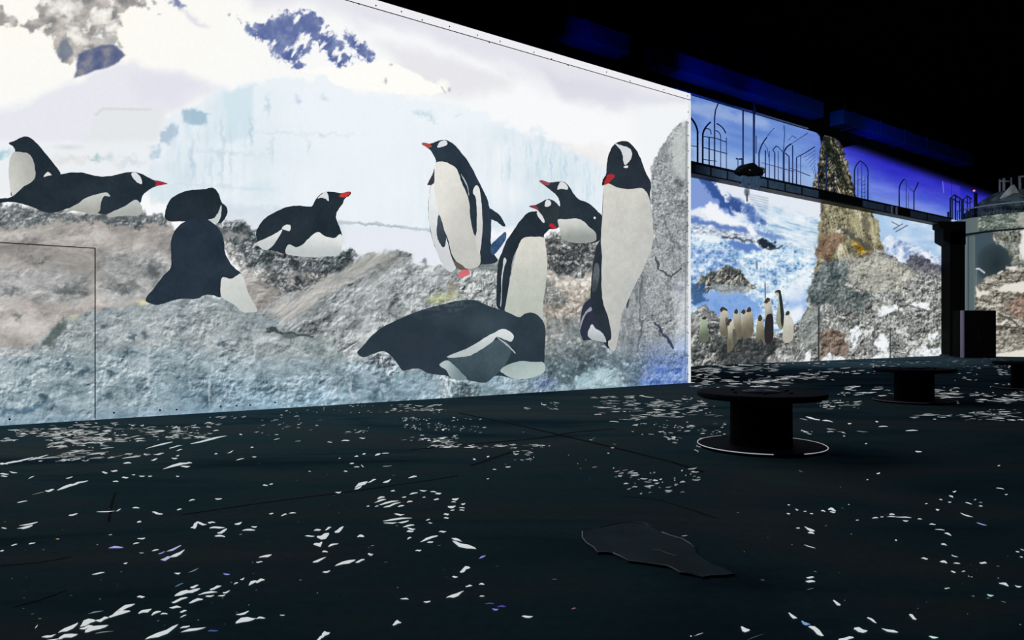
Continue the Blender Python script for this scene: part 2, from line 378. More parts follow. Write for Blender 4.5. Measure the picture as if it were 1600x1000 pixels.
def paint_near(p):
    U, V = p.U, p.V
    # sky and snow
    g = fbm(U / 260, V / 120, 4, 3)
    warm = sst(620, 150, U) * sst(260, 40, V)
    p.C = np.array([248, 249, 250.]) * (1 - warm[:, None]) + np.array([253, 251, 244.]) * warm[:, None]
    p.poly([(540, -30), (700, 30), (830, 75), (960, 115), (1085, 160), (1085, 165), (990, 166), (900, 158), (850, 140), (790, 108), (740, 92), (640, 60), (560, 40)], (226, 226, 235), 22, 10, 60, alpha=.95)
    p.poly([(380, -30), (560, -20), (680, 40), (560, 30), (470, 8), (400, 5)], (228, 228, 236), 16, 8, 60, alpha=.9)
    p.poly([(590, 70), (700, 85), (800, 118), (790, 145), (700, 150), (640, 120)], (232, 232, 236), 16, 8, 60)
    p.poly([(840, 110), (940, 140), (1080, 158), (1080, 164), (960, 166), (880, 158)], (216, 217, 229), 10, 8, 60, alpha=.7)
    p.poly([(985, 160), (1085, 165), (1085, 640), (1000, 300)], (240, 243, 246), 20, alpha=.8)
    p.poly([(560, 30), (640, 55), (760, 100), (800, 130), (700, 90), (600, 55)], (250, 251, 253), 10, 6, 40, alpha=.7)
    p.poly([(0, 168), (60, 152), (120, 126), (180, 98), (215, 96), (260, 112), (335, 132), (352, 140), (300, 165), (262, 180), (250, 222), (120, 226), (-300, 222), (-300, 190)], (231, 232, 240), 12, 8, 40)
    p.poly([(205, 115), (270, 115), (320, 130), (270, 165), (215, 160)], (222, 223, 235), 14, 6, 30, alpha=.6)
    p.poly([(150, 168), (252, 171), (262, 188), (225, 236), (135, 238)], (228, 231, 232), 5, 3, 20, alpha=.8)
    p.line([(150, 180), (160, 170), (235, 171)], (208, 208, 212), 3, .5)
    p.poly([(-300, 222), (250, 222), (240, 300), (-300, 330)], (236, 239, 242), 10, 5, 30)
    p.blob(5, 240, 22, 10, (150, 196, 210), .8, warp=6); p.blob(108, 230, 30, 6, (214, 216, 224), .9); p.blob(150, 247, 20, 7, (150, 186, 196), .9, warp=6); p.blob(172, 245, 8, 10, (195, 207, 220), .8)
    p.blob(110, 250, 60, 9, (224, 222, 222), .9, warp=5); p.blob(200, 253, 34, 12, (208, 218, 226), .8, warp=8)
    # glacier front
    def ice(u, v):
        st = fbm(u / 9, v / 60, 4, 11); big = fbm(u / 70, v / 60, 4, 12)
        t = 0.55 + 0.28 * (st - .5) + 0.7 * (big - .5)
        ctr = np.exp(-((u - 560) / 170.0) ** 2)
        c = ramp(np.clip(t, 0, 1), [(0, (204, 221, 231)), (.5, (221, 232, 240)), (1, (238, 244, 248))])
        w_ = np.clip(ctr * .8 + .3 * sst(300, 150, v) + .75 * sst(640, 740, u) * sst(215, 170, v) + .5 * sst(880, 940, u), 0, .95)[:, None]
        return c * (1 - w_) + np.array([238, 245, 250.]) * w_
    p.poly([(232, 262), (240, 240), (252, 222), (258, 196), (283, 172), (300, 166), (342, 140), (372, 138), (400, 124), (432, 126), (468, 122), (515, 120), (530, 135), (640, 147), (720, 166), (800, 196), (850, 210), (900, 232), (950, 255), (950, 345), (680, 372), (540, 362), (400, 348), (330, 320), (240, 318), (222, 290)], ice, 7, 9, 18)
    p.poly([(283, 172), (300, 169), (328, 180), (322, 193), (288, 193)], (160, 189, 207), 4, 4, 12, alpha=.9)
    p.poly([(255, 198), (278, 196), (276, 214), (262, 226), (252, 222)], (172, 192, 212), 4, 5, 9, alpha=.85)
    p.poly([(238, 232), (252, 226), (250, 245), (236, 248)], (178, 198, 216), 4, 5, 9, alpha=.7)
    p.poly([(350, 142), (400, 130), (392, 215), (352, 220)], (204, 225, 235), 6, 4, 20, alpha=.7)
    for u, v0, v1, a in ((300, 200, 300, .5), (347, 180, 320, .4), (392, 176, 235, .7), (418, 140, 190, .5), (463, 140, 165, .35), (330, 230, 300, .3), (424, 206, 260, .4), (480, 205, 250, .3), (502, 205, 215, .4)):
        p.blob(u, (v0 + v1) / 2, 5, (v1 - v0) / 2, (166, 192, 210), a, warp=4)
    for (u, v, ru, rv, a) in ((360, 240, 70, 5, .35), (440, 208, 60, 4, .3), (350, 292, 110, 5, .35), (430, 330, 110, 9, .4), (505, 152, 14, 4, .5), (660, 175, 26, 5, .6), (718, 180, 10, 3, .5), (520, 210, 60, 3, .3)):
        p.blob(u, v, ru, rv, (178, 202, 216), a, warp=4, ang=-.06)
    p.blob(465, 160, 8, 6, (196, 204, 232), .8, warp=3); p.blob(670, 183, 22, 6, (190, 215, 222), .8, warp=5, ang=-.4)
    rnd = random.Random(4)
    for k in range(60):
        u = rnd.uniform(782, 950); v = 218 + (u - 782) * .25 + rnd.uniform(-8, 55)
        p.blob(u, v, rnd.uniform(1.5, 4), rnd.uniform(10, 34), rnd.choice([(176, 205, 222), (190, 215, 222), (205, 222, 232)]), rnd.uniform(.25, .7), warp=2)
    for k in range(40):
        u = rnd.uniform(270, 400); v = rnd.uniform(190, 300)
        p.blob(u, v, rnd.uniform(1.5, 5), rnd.uniform(8, 30), rnd.choice([(232, 242, 247), (186, 207, 220), (200, 218, 230)]), rnd.uniform(.2, .5), warp=2)
    p.poly([(860, 218), (960, 232), (948, 262), (900, 240)], (236, 233, 232), 8, 6, 20, alpha=.6)
    # shore line and snow beneath it
    p.poly([(520, 348), (600, 352), (680, 360), (760, 372), (800, 372), (800, 470), (520, 430)], (230, 235, 243), 5, 2, 30)
    p.poly([(340, 315), (430, 332), (520, 342), (540, 350), (540, 380), (330, 370)], (214, 222, 232), 9, 4, 30, alpha=.8)
    p.line([(530, 347), (590, 350), (640, 356), (676, 361)], (186, 197, 206), 3.5, .8, 2); p.line([(560, 349), (625, 355)], (160, 174, 184), 2, .5, 2)
    # upper left rocks
    gr = lambda u, v: (ramp(fbm(u / 16, v / 16, 5, 21), [(0, (132, 132, 134)), (.5, (164, 161, 157)), (1, (200, 194, 188))]), sst(.70, .58, fbm(u / 22 + 3, v / 20, 4, 25)) * .3 + .7)
    p.poly([(-60, 14), (4, 12), (12, 18), (25, 26), (27, 34), (22, 44), (14, 40), (-60, 34)], gr, 2.5, 6, 12)
    p.poly([(58, -10), (225, -20), (222, 10), (200, 16), (186, 27), (188, 38), (176, 55), (186, 72), (150, 84), (128, 84), (118, 88), (98, 100), (86, 82), (84, 56), (62, 50), (38, 45), (32, 40), (40, 32), (56, 28), (60, 10)], gr, 2.5, 7, 12)
    for (u, v, ru, rv, an) in ((68, 44, 8, 5, 0), (122, 58, 22, 9, -.7), (104, 12, 20, 14, 0), (160, 25, 18, 9, .4), (178, 40, 14, 8, 0), (136, 38, 6, 9, 0), (155, 56, 9, 6, 0), (176, 5, 6, 6, 0), (75, 2, 10, 5, 0), (150, 18, 6, 4, 0)):
        p.blob(u, v, ru * 1.25, rv * 1.25, (253, 250, 244), 1.0, an, .45, warp=6, ws=9)
    p.poly([(122, 86), (136, 78), (160, 70), (180, 70), (196, 86), (186, 96), (168, 106), (150, 110), (136, 116), (116, 123), (119, 108)], lambda u, v: ramp(fbm(u / 14, v / 14, 4, 30), [(0, (84, 95, 134)), (.6, (106, 114, 142)), (1, (142, 142, 150))]), 2, 1.0, 10)
    p.poly([(95, 64), (104, 60), (116, 84), (98, 98), (86, 82)], (118, 126, 144), 2.5, 1.5, 9, alpha=.85)
    p.blob(89, 55, 6, 30, (196, 184, 180), .8, warp=4)
    p.poly([(255, -5), (275, -5), (290, 12), (284, 14), (272, 6)], (108, 118, 160), 3, 4, 9, alpha=.85)
    p.poly([(282, 12), (300, 24), (326, 44), (318, 44), (296, 30)], (222, 222, 232), 5, 3, 12)
    for (u, v, r) in ((242, 4, 4), (232, 14, 2.5), (250, 21, 2), (358, 24, 2)): p.blob(u, v, r * 1.5, r, (150, 146, 152), .9, warp=2)
    # navy peak
    navy = lambda u, v: (ramp(fbm(u / 18, v / 22, 5, 33), [(0, (84, 100, 154)), (.5, (104, 119, 166)), (1, (146, 158, 190))]), sst(.90, .66, fbm((u + .6 * v) / 13 + 9, (v - .4 * u) / 26, 5, 36)))
    p.poly([(398, 40), (412, 36), (438, 26), (440, 17), (456, 22), (470, 18), (492, 17), (500, 24), (510, 46), (522, 58), (532, 68), (542, 82), (552, 92), (546, 100), (536, 108), (522, 98), (512, 82), (502, 76), (500, 62), (486, 66), (484, 84), (468, 86), (474, 104), (466, 110), (452, 100), (440, 88), (430, 92), (420, 78), (424, 66), (410, 60), (402, 62), (398, 52)], navy, 3.5, 6, 5)
    p.poly([(372, 24), (380, 34), (400, 46), (400, 62), (386, 50), (374, 34)], navy, 2, 4, 9)
    p.poly([(538, 48), (550, 56), (566, 66), (578, 80), (586, 96), (574, 96), (560, 84), (546, 72), (538, 62)], navy, 3.5, 6, 5)
    p.poly([(470, 112), (500, 104), (540, 106), (600, 92), (608, 96), (650, 114), (668, 128), (690, 132), (700, 142), (680, 148), (620, 146), (540, 136), (520, 130), (510, 118)], (254, 253, 248), 2.2, 2, 12)
    p.blob(601, 128, 4, 7, (170, 166, 174), .9, warp=2); p.blob(611, 101, 5, 3, (186, 186, 196), .9); p.blob(702, 140, 4, 5, (166, 168, 196), .9); p.blob(692, 132, 12, 10, (253, 252, 248), 1, p=.5)
    p.line([(690, 136), (696, 145)], (190, 186, 186), 1.6, .6)
    # rocks: a general bank behind everything
    p.poly([(-300, 345), (200, 345), (270, 345), (275, 400), (400, 430), (560, 410), (640, 415), (700, 420), (850, 390), (940, 380), (1000, 420), (1085, 400), (1085, 700), (-300, 720)], rock(GREYROCK, 30, 45, 0, 1.2, .9, 2.2, .1, .2), 3, 4, 10)
    # rocks: far ridge on the left
    wr = rock(WARMROCK, 46, 51, -.05, 1.5, .8, 1.2, .03, .12, 1.0, .15)
    p.poly([(-300, 335), (0, 330), (60, 322), (110, 330), (170, 332), (215, 338), (262, 342), (275, 360), (275, 400), (262, 450), (235, 476), (160, 482), (105, 500), (60, 540), (-300, 560)], wr, 3, 4, 16)
    p.poly([(-300, 318), (0, 318), (30, 322), (70, 328), (120, 334), (180, 330), (262, 340), (262, 352), (200, 356), (120, 344), (60, 352), (0, 356), (-300, 356)], rock(DARKROCK, 16, 53, 0, 1, 1, 2.5, .2, .3), 3, 7, 9, alpha=.75)
    p.poly([(-300, 418), (40, 420), (130, 430), (150, 460), (120, 478), (60, 470), (0, 462), (-300, 470)], rock(GREYROCK, 24, 54, 0, 1.6, .8, 1.8, .05, .3, 1.0, .2), 8, 8, 16, alpha=.6)
    p.poly([(152, 395), (262, 388), (270, 420), (250, 462), (160, 470)], rock(GREYROCK, 30, 55, .6, 1.5, .7, 3.0, .12, .3), 8, 8, 16, alpha=.6)
    for (u, v, a, b) in ((50, 490, 18, 9), (40, 518, 46, 9), (88, 470, 10, 14), (30, 365, 60, 10), (130, 372, 70, 9)):
        p.blob(u, v, a, b, (214, 210, 206), .7, warp=7)
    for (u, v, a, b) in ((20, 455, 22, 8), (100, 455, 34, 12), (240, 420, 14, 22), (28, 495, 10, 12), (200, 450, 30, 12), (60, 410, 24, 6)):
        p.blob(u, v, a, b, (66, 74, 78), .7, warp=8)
    # nests, rubble between the birds
    p.poly([(330, 352), (380, 348), (400, 366), (410, 385), (520, 398), (545, 392), (556, 402), (560, 420), (500, 445), (440, 462), (405, 488), (380, 430), (350, 390)], gravel(PEBBLE, 8, 5, .6), 3, 5, 9)
    p.poly([(340, 350), (375, 346), (400, 362), (420, 395), (470, 402), (520, 398), (545, 392), (558, 400), (520, 425), (450, 428), (390, 415), (365, 380)], rock(DARKROCK, 14, 57, 0, 1, 1, 3.2, .25, .3), 3, 5, 8, alpha=.85)
    p.blob(348, 366, 34, 12, (92, 98, 102), .9, warp=6); p.blob(368, 370, 34, 7, (182, 178, 172), .8, warp=5); p.blob(455, 430, 10, 16, (176, 174, 170), .8, warp=6)
    p.poly([(352, 425), (395, 430), (440, 455), (410, 486), (390, 480), (375, 450)], rock(WARMROCK, 26, 58, 0, 1.5, .8, 2.5), 4, 4, 10, alpha=.9)
    # the big pale boulder
    p.poly([(400, 488), (440, 462), (500, 442), (540, 420), (562, 400), (585, 393), (620, 391), (640, 398), (650, 412), (662, 416), (690, 414), (722, 424), (760, 425), (790, 420), (790, 490), (740, 476), (690, 486), (620, 510), (560, 545), (545, 570), (500, 545), (440, 520)], rock(GREYROCK, 34, 61, -.62, 1.7, .6, 2.8, .08, .2, 1.0, .4), 1.5, 3, 12)
    p.poly([(402, 486), (470, 458), (550, 412), (585, 396), (630, 400), (560, 430), (500, 470), (440, 500)], rock([(0, (100, 100, 98)), (.4, (170, 166, 160)), (1, (232, 228, 222))], 30, 62, -.62, 2.2, .45, 2.6, .06, 0, .8, .2), 7, 5, 14, alpha=.75)
    p.poly([(600, 450), (650, 425), (700, 430), (740, 445), (740, 476), (680, 490), (600, 520), (560, 540), (530, 520), (540, 480)], rock(GREYROCK, 24, 63, .2, 1, 1, 3.4, .12, .35, 1.0, .5), 8, 7, 12, alpha=.8)
    p.poly([(716, 428), (780, 424), (790, 490), (760, 478), (715, 468)], rock([(0, (48, 54, 56)), (.5, (142, 148, 148)), (1, (228, 232, 230))], 14, 64, .8, 1, 1, 4.5, .15, .3), 3, 5, 9)
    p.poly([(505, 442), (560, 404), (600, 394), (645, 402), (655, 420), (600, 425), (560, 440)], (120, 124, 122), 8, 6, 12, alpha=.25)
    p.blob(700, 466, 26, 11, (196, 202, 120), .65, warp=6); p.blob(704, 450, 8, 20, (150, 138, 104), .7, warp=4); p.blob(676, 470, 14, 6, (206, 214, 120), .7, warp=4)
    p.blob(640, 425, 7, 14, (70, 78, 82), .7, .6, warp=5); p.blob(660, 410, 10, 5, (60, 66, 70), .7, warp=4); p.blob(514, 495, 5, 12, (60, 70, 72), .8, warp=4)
    # gravel bank on the right
    p.poly([(845, 378), (940, 375), (945, 560), (850, 560)], gravel(GRAVEL, 9, 8, .9), 4, 4, 10)
    p.poly([(850, 372), (878, 356), (912, 376), (938, 380), (935, 420), (905, 436), (870, 430), (852, 420)], gravel(PEBBLE, 7, 9, .7), 4, 4, 8)
    p.poly([(846, 440), (880, 452), (890, 470), (870, 480), (846, 470)], rock(DARKROCK, 12, 66), 6, 6, 8, alpha=.6)
    # right hand slab of rock
    slab = rock([(0, (70, 76, 80)), (.35, (124, 130, 132)), (.6, (158, 164, 166)), (1, (206, 210, 210))], 30, 71, 1.1, 1.4, .7, 2.4, .5, .1, .55, .4)
    p.poly([(1015, 300), (1018, 262), (1024, 242), (1036, 226), (1048, 206), (1062, 194), (1090, 184), (1090, 640), (955, 640), (958, 560), (968, 516), (972, 490), (990, 448), (1012, 400), (1021, 370), (1018, 330)], slab, 1.5, 3, 9)
    p.poly([(1060, 196), (1080, 190), (1080, 290), (1052, 275), (1048, 230)], rock([(0, (140, 146, 146)), (.5, (198, 202, 200)), (1, (226, 228, 224))], 30, 72, 0, 1, 1, 2, .15), 6, 7, 10, alpha=.75)
    p.poly([(1050, 440), (1080, 420), (1080, 560), (1052, 545), (1060, 500)], rock([(0, (130, 142, 160)), (.5, (194, 200, 206)), (1, (232, 234, 234))], 18, 73, 0, 1, 1, 3, .2), 5, 7, 10, alpha=.8)
    p.poly([(990, 445), (1006, 425), (1004, 470), (998, 520), (996, 560), (985, 590), (968, 560), (970, 500), (980, 470)], rock([(0, (70, 78, 82)), (.5, (126, 132, 136)), (1, (182, 186, 188))], 20, 74, 1.2, 1.5, .6, 3.0, .3), 4, 5, 9, alpha=.7)
    p.line([(1023, 400), (1030, 418), (1040, 430), (1050, 433), (1064, 420)], (58, 64, 70), 1.6, .85, 2); p.line([(1024, 504), (1034, 520), (1044, 530), (1050, 545)], (48, 60, 84), 2.4, .9, 2); p.line([(980, 480), (982, 468)], (40, 48, 60), 2, .8)
    p.line([(1004, 430), (1000, 480), (1002, 520), (994, 550)], (86, 94, 98), 3, .6, 3); p.line([(1040, 340), (1046, 370), (1066, 390)], (92, 98, 102), 2, .6, 3); p.blob(1060, 286, 8, 6, (60, 66, 70), .8, warp=5); p.blob(1055, 330, 30, 8, (100, 106, 108), .6, .3, warp=7)
    # foreground bank
    fg = rock(BLUEROCK, 26, 81, .15, 1.2, .9, 2.6, .15, .2, .6, .45)
    p.poly([(-300, 575), (0, 562), (58, 552), (66, 530), (95, 502), (125, 492), (170, 482), (225, 478), (262, 470), (320, 462), (352, 466), (374, 478), (385, 486), (405, 490), (432, 505), (440, 520), (490, 528), (520, 545), (545, 562), (575, 566), (590, 556), (612, 552), (622, 566), (632, 584), (660, 576), (680, 582), (700, 590), (716, 590), (730, 600), (760, 598), (775, 586), (800, 590), (830, 592), (850, 580), (880, 560), (940, 555), (975, 575), (1000, 600), (1000, 700), (-300, 720)], fg, 1.5, 3, 9)
    p.poly([(60, 548), (70, 528), (100, 500), (170, 484), (320, 463), (372, 478), (430, 508), (500, 535), (540, 565), (420, 560), (250, 540), (140, 550)], rock(GREYROCK, 20, 82, .1, 1.3, .9, 2.6, .25, .15, .7, .5), 10, 8, 16, alpha=.7)
    p.poly([(850, 560), (900, 500), (940, 530), (960, 555), (1010, 560), (1000, 605), (930, 600), (850, 600)], gravel([(0, (36, 46, 52)), (.4, (92, 106, 112)), (.7, (142, 154, 158)), (1, (206, 214, 214))], 8, 12, .8), 5, 6, 9, alpha=.9)
    p.poly([(855, 500), (905, 495), (940, 540), (900, 565), (850, 560)], gravel([(0, (40, 48, 52)), (.4, (100, 108, 110)), (.7, (150, 156, 156)), (1, (206, 210, 206))], 9, 13, .8), 7, 6, 9, alpha=.8)
    p.poly([(898, 590), (915, 578), (945, 574), (968, 582), (972, 600), (940, 606), (902, 606)], rock([(0, (120, 140, 142)), (.5, (166, 184, 184)), (1, (214, 224, 222))], 14, 84, 0, 1, 1, 3, .1), 2.5, 4, 8)
    p.poly([(828, 592), (848, 586), (868, 592), (872, 606), (840, 612), (826, 604)], rock([(0, (60, 76, 110)), (.5, (112, 130, 160)), (1, (190, 200, 214))], 10, 86), 3, 4, 7, alpha=.8)
    p.poly([(570, 556), (585, 552), (604, 556), (612, 552), (622, 562), (620, 580), (608, 592), (598, 574), (580, 570)], rock([(0, (40, 46, 52)), (.5, (128, 136, 142)), (1, (232, 236, 238))], 10, 87, 0, 1, 1, 5, .1), 2, 3, 6)
    p.poly([(686, 576), (700, 566), (716, 586), (724, 600), (708, 612), (706, 624), (692, 622), (688, 600), (680, 588)], rock([(0, (110, 116, 116)), (.5, (190, 196, 194)), (1, (244, 246, 244))], 12, 88, 1, 1, .6, 4, .1), 2, 3, 7)
    p.poly([(706, 600), (722, 598), (752, 604), (745, 622), (715, 624), (704, 614)], rock([(0, (40, 48, 52)), (.5, (96, 108, 112)), (1, (178, 186, 186))], 10, 89), 2, 3, 7)
    p.poly([(770, 590), (780, 580), (800, 592), (806, 606), (775, 610), (762, 600)], rock([(0, (96, 116, 128)), (.5, (150, 170, 180)), (1, (204, 216, 220))], 10, 90), 2, 3, 7)
    # blue wash low down, dark hollows, bright chips
    i = np.nonzero(V > 520)[0]
    bot = 665 - .0623 * U[i]; k = sst(95, 10, bot - V[i]) * (.35 + .35 * fbm(U[i] / 40, V[i] / 30, 3, 91))
    rt = sst(965, 1020, U[i]); tint = np.array([96, 138, 166.]) * (1 - rt[:, None]) + np.array([74, 112, 190.]) * rt[:, None]
    k = k * ((.45 - .1 * sst(650, 500, U[i]) * -1) * (1 - rt) + rt) * (.35 + .65 * sst(180, 320, U[i])) 
    lum = p.C[i].mean(1, keepdims=True) / 150
    p.C[i] = p.C[i] * (1 - k[:, None]) + tint * lum * k[:, None]
    p.poly([(-300, 655), (0, 652), (150, 645), (300, 635), (450, 628), (450, 700), (-300, 700)], (138, 166, 188), 8, 5, 20, alpha=.45)
    p.poly([(1005, 590), (1080, 560), (1080, 605), (1000, 605)], rock([(0, (40, 70, 140)), (.5, (86, 122, 196)), (1, (190, 208, 232))], 10, 92), 8, 6, 9, alpha=.75)
    p.poly([(0, 640), (40, 637), (70, 628), (64, 640), (30, 646), (0, 648)], (60, 92, 116), 3, 4, 12, alpha=.7)
    p.poly([(66, 540), (60, 560), (62, 545), (80, 515), (100, 498), (106, 505), (90, 525), (84, 545)], (72, 84, 80), 4, 4, 9, alpha=.75)
    p.blob(116, 497, 12, 7, (206, 198, 156), .8, warp=4); p.blob(224, 473, 12, 3.5, (226, 218, 176), 1, p=.5, warp=2); p.blob(62, 536, 4, 10, (190, 194, 190), .6, .5, warp=4)
    for (u, v, a, b) in ((132, 583, 12, 11), (175, 582, 8, 8), (72, 623, 10, 8), (120, 615, 5, 4), (172, 620, 9, 5), (205, 524, 10, 5), (160, 508, 10, 6), (225, 527, 6, 8), (287, 512, 10, 5), (108, 565, 6, 10), (40, 597, 9, 8), (85, 635, 8, 6), (350, 580, 9, 6), (345, 535, 16, 5), (480, 545, 10, 8), (500, 545, 12, 8), (322, 627, 6, 14), (585, 615, 12, 16), (600, 595, 10, 9), (510, 545, 6, 6)):
        p.blob(u, v, a, b, (52, 74, 88), .85, p=.7, warp=6)
    for k in range(120):
        u = rnd.uniform(0, 690); v = rnd.uniform(500, 650) - u * .03
        if v < 560 - (u > 120) * 45 + (u > 500) * 40: continue
        if rnd.random() < .5: p.blob(u, v, rnd.uniform(3, 10), rnd.uniform(2, 6), (212, 222, 226), rnd.uniform(.2, .6), rnd.uniform(-.6, .6), warp=5)
        else: p.blob(u, v, rnd.uniform(3, 10), rnd.uniform(2, 6), (84, 108, 120), rnd.uniform(.2, .5), rnd.uniform(-.6, .6), warp=5)
    for (a, b) in (((402, 535), (396, 566)), ((547, 600), (552, 622)), ((330, 570), (326, 628)), ((520, 530), (505, 560)), ((230, 545), (232, 600))):
        p.line([a, b], (206, 218, 222), 3, .55, 3)
    p.poly([(440, 525), (470, 520), (520, 530), (540, 560), (500, 562), (455, 545)], rock([(0, (70, 84, 84)), (.5, (140, 152, 150)), (1, (204, 210, 206))], 14, 94), 6, 5, 9, alpha=.6)
    p.line([(418, 515), (450, 522), (490, 528)], (44, 52, 54), 3.5, .8, 4); p.poly([(440, 523), (455, 521), (466, 526), (455, 530), (443, 528)], (96, 102, 102), 1.5)
    # trim shadow at the sheet's right edge
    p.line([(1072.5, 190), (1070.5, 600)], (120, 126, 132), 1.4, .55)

ds = 0.02
s_ = np.arange(S1L, S1R - .002, ds); z_ = np.arange(0.0, Z1 + ds * .5, ds)
SS, ZZ = np.meshgrid(s_, z_)
P1 = np.stack([N[0] * (C1 - .004) + D[0] * SS.ravel(), N[1] * (C1 - .004) + D[1] * SS.ravel(), ZZ.ravel()], -1)
u1, v1 = to_px(P1)
me = grid_mesh('projected_picture', P1, len(s_), len(z_))
pc = Pic(u1, v1, (250, 250, 248)); paint_near(pc); paint(me, pc.C)
pic1 = link('projected_picture', me, projected(), wall1)
tag(pic1, 'projected Antarctic shore with pale ice cliff and grey boulders')

# ------------------------------------------------------------------ penguins of the near wall's picture (flat figures of the projection)
DK = (37, 48, 57)
def feather(base=DK, amp=7, seed=1, grad=0):
    b = np.asarray(base, float)
    def f(p):
        n = fbm(p.U / 34, p.V / 30, 3, seed) - .5; q = vn(p.U / 2, p.V / 3.2, seed + 3) - .5
        p.C = b + amp * (1.5 * n + .9 * q)[:, None] * np.array([1, 1.05, 1.1])
        if grad: p.C += (grad * (p.V - p.V.mean()) / max(1, np.ptp(p.V)))[:, None]
    return f
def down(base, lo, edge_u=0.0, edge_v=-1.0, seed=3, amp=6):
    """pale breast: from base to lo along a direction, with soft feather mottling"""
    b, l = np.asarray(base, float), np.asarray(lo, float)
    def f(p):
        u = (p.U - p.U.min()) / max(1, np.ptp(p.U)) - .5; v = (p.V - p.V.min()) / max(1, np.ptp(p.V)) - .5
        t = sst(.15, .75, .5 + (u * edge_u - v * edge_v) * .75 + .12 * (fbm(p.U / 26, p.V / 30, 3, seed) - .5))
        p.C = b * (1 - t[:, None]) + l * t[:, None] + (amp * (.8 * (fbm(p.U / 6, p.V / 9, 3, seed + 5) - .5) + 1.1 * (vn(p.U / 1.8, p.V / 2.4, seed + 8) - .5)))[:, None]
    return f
def flat(c, amp=4): return feather(c, amp, 9)
def Z(x0, y0, k): return lambda pts: [(x0 + a / k, y0 + b / k) for a, b in pts]
zA = Z(0, 200, 4); zB = Z(400, 200, 4); zC = Z(800, 200, 4); zD = Z(200, 270, 4.35); zE = Z(760, 300, 4.545); zG = Z(540, 440, 4.706); zH = Z(880, 400, 4.762)
zW = Z(1070, 440, 7.27)
PALE = (220, 221, 215); PATCH = (218, 222, 224)
def penguin(label, body, parts, c=C1, par=None, lay=1, base=DK, seed=1, step=2.4, grad=0, pf=None):
    o = decal('projected_penguin', body, pf or feather(base, 6, seed, grad), c, lay, par or wall1, step, label=label)
    for k, (nm, pts, fn) in enumerate(parts):
        decal(nm, pts, fn if callable(fn) else flat(fn), c, lay + 1 + .15 * k, o, 1.8)
    return o
# upright bird at the far left
penguin('projected penguin sitting upright at the left edge of the picture', zA([(55, 95), (100, 75), (150, 52), (190, 62), (230, 95), (270, 140), (310, 190), (345, 235), (378, 295), (300, 340), (180, 380), (80, 430), (66, 380), (58, 320), (55, 260), (62, 200), (78, 160), (95, 142), (80, 115)]), [
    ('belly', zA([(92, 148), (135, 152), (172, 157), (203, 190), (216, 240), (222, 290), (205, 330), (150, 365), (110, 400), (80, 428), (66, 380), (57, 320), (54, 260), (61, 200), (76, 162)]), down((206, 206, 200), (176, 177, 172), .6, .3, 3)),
    ('feather_patch', zA([(272, 308), (285, 285), (302, 274), (325, 300), (300, 312)]), PALE)], lay=1, seed=2)
penguin('projected penguin lying flat on the ridge, red beak pointing right', zA([(-60, 450), (0, 440), (60, 435), (100, 410), (160, 370), (220, 330), (300, 300), (380, 288), (450, 278), (520, 280), (580, 295), (640, 303), (700, 298), (760, 283), (830, 275), (880, 285), (930, 310), (970, 330), (1000, 337), (1045, 348), (1000, 358), (960, 370), (920, 395), (890, 425), (878, 465), (840, 490), (780, 510), (720, 515), (690, 530), (640, 538), (560, 520), (480, 500), (420, 505), (360, 525), (300, 530), (250, 515), (190, 490), (120, 470), (50, 462), (-60, 475)]), [
    ('beak', zA([(965, 328), (1000, 332), (1047, 348), (1005, 357), (968, 364), (975, 345)]), (164, 46, 64)),
    ('eye_patch', zA([(820, 288), (835, 276), (855, 282), (880, 310), (887, 350), (862, 342), (832, 315)]), PATCH),
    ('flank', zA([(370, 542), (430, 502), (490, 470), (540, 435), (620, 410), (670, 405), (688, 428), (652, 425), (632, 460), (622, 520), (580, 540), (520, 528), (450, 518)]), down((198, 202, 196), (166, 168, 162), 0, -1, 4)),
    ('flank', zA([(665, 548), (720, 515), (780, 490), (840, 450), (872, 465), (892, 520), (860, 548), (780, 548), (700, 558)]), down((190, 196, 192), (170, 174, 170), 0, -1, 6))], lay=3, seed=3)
penguin('projected penguin hunched over behind the back-turned one, face hidden', zA([(1030, 560), (1036, 510), (1050, 470), (1082, 430), (1150, 397), (1220, 385), (1280, 382), (1320, 372), (1350, 385), (1370, 420), (1386, 465), (1410, 485), (1422, 520), (1410, 560), (1380, 595), (1340, 592), (1300, 578), (1200, 582), (1120, 584), (1060, 584)]), [
    ('cheek', zA([(1300, 576), (1340, 560), (1368, 520), (1383, 478), (1383, 530), (1372, 575), (1350, 598)]), (196, 204, 206))], lay=1, seed=5, base=(33, 44, 53))
penguin('projected penguin seen from behind, dark head and back, on the near boulder', zD([(400, 325), (460, 310), (520, 312), (570, 335), (615, 375), (645, 430), (655, 490), (660, 540), (690, 605), (730, 650), (768, 685), (740, 705), (700, 725), (660, 712), (632, 760), (632, 845), (570, 830), (520, 832), (460, 858), (380, 855), (300, 870), (240, 890), (180, 897), (118, 862), (180, 780), (240, 700), (290, 645), (293, 560), (290, 480), (305, 420), (340, 365)]), [
    ('flank', zD([(640, 712), (700, 720), (740, 697), (770, 688), (795, 740), (808, 790), (840, 860), (880, 937), (830, 947), (780, 947), (720, 895), (640, 848), (628, 790)]), down((214, 217, 213), (196, 200, 197), .3, -.6, 4))], lay=4, seed=6, base=(38, 50, 61))
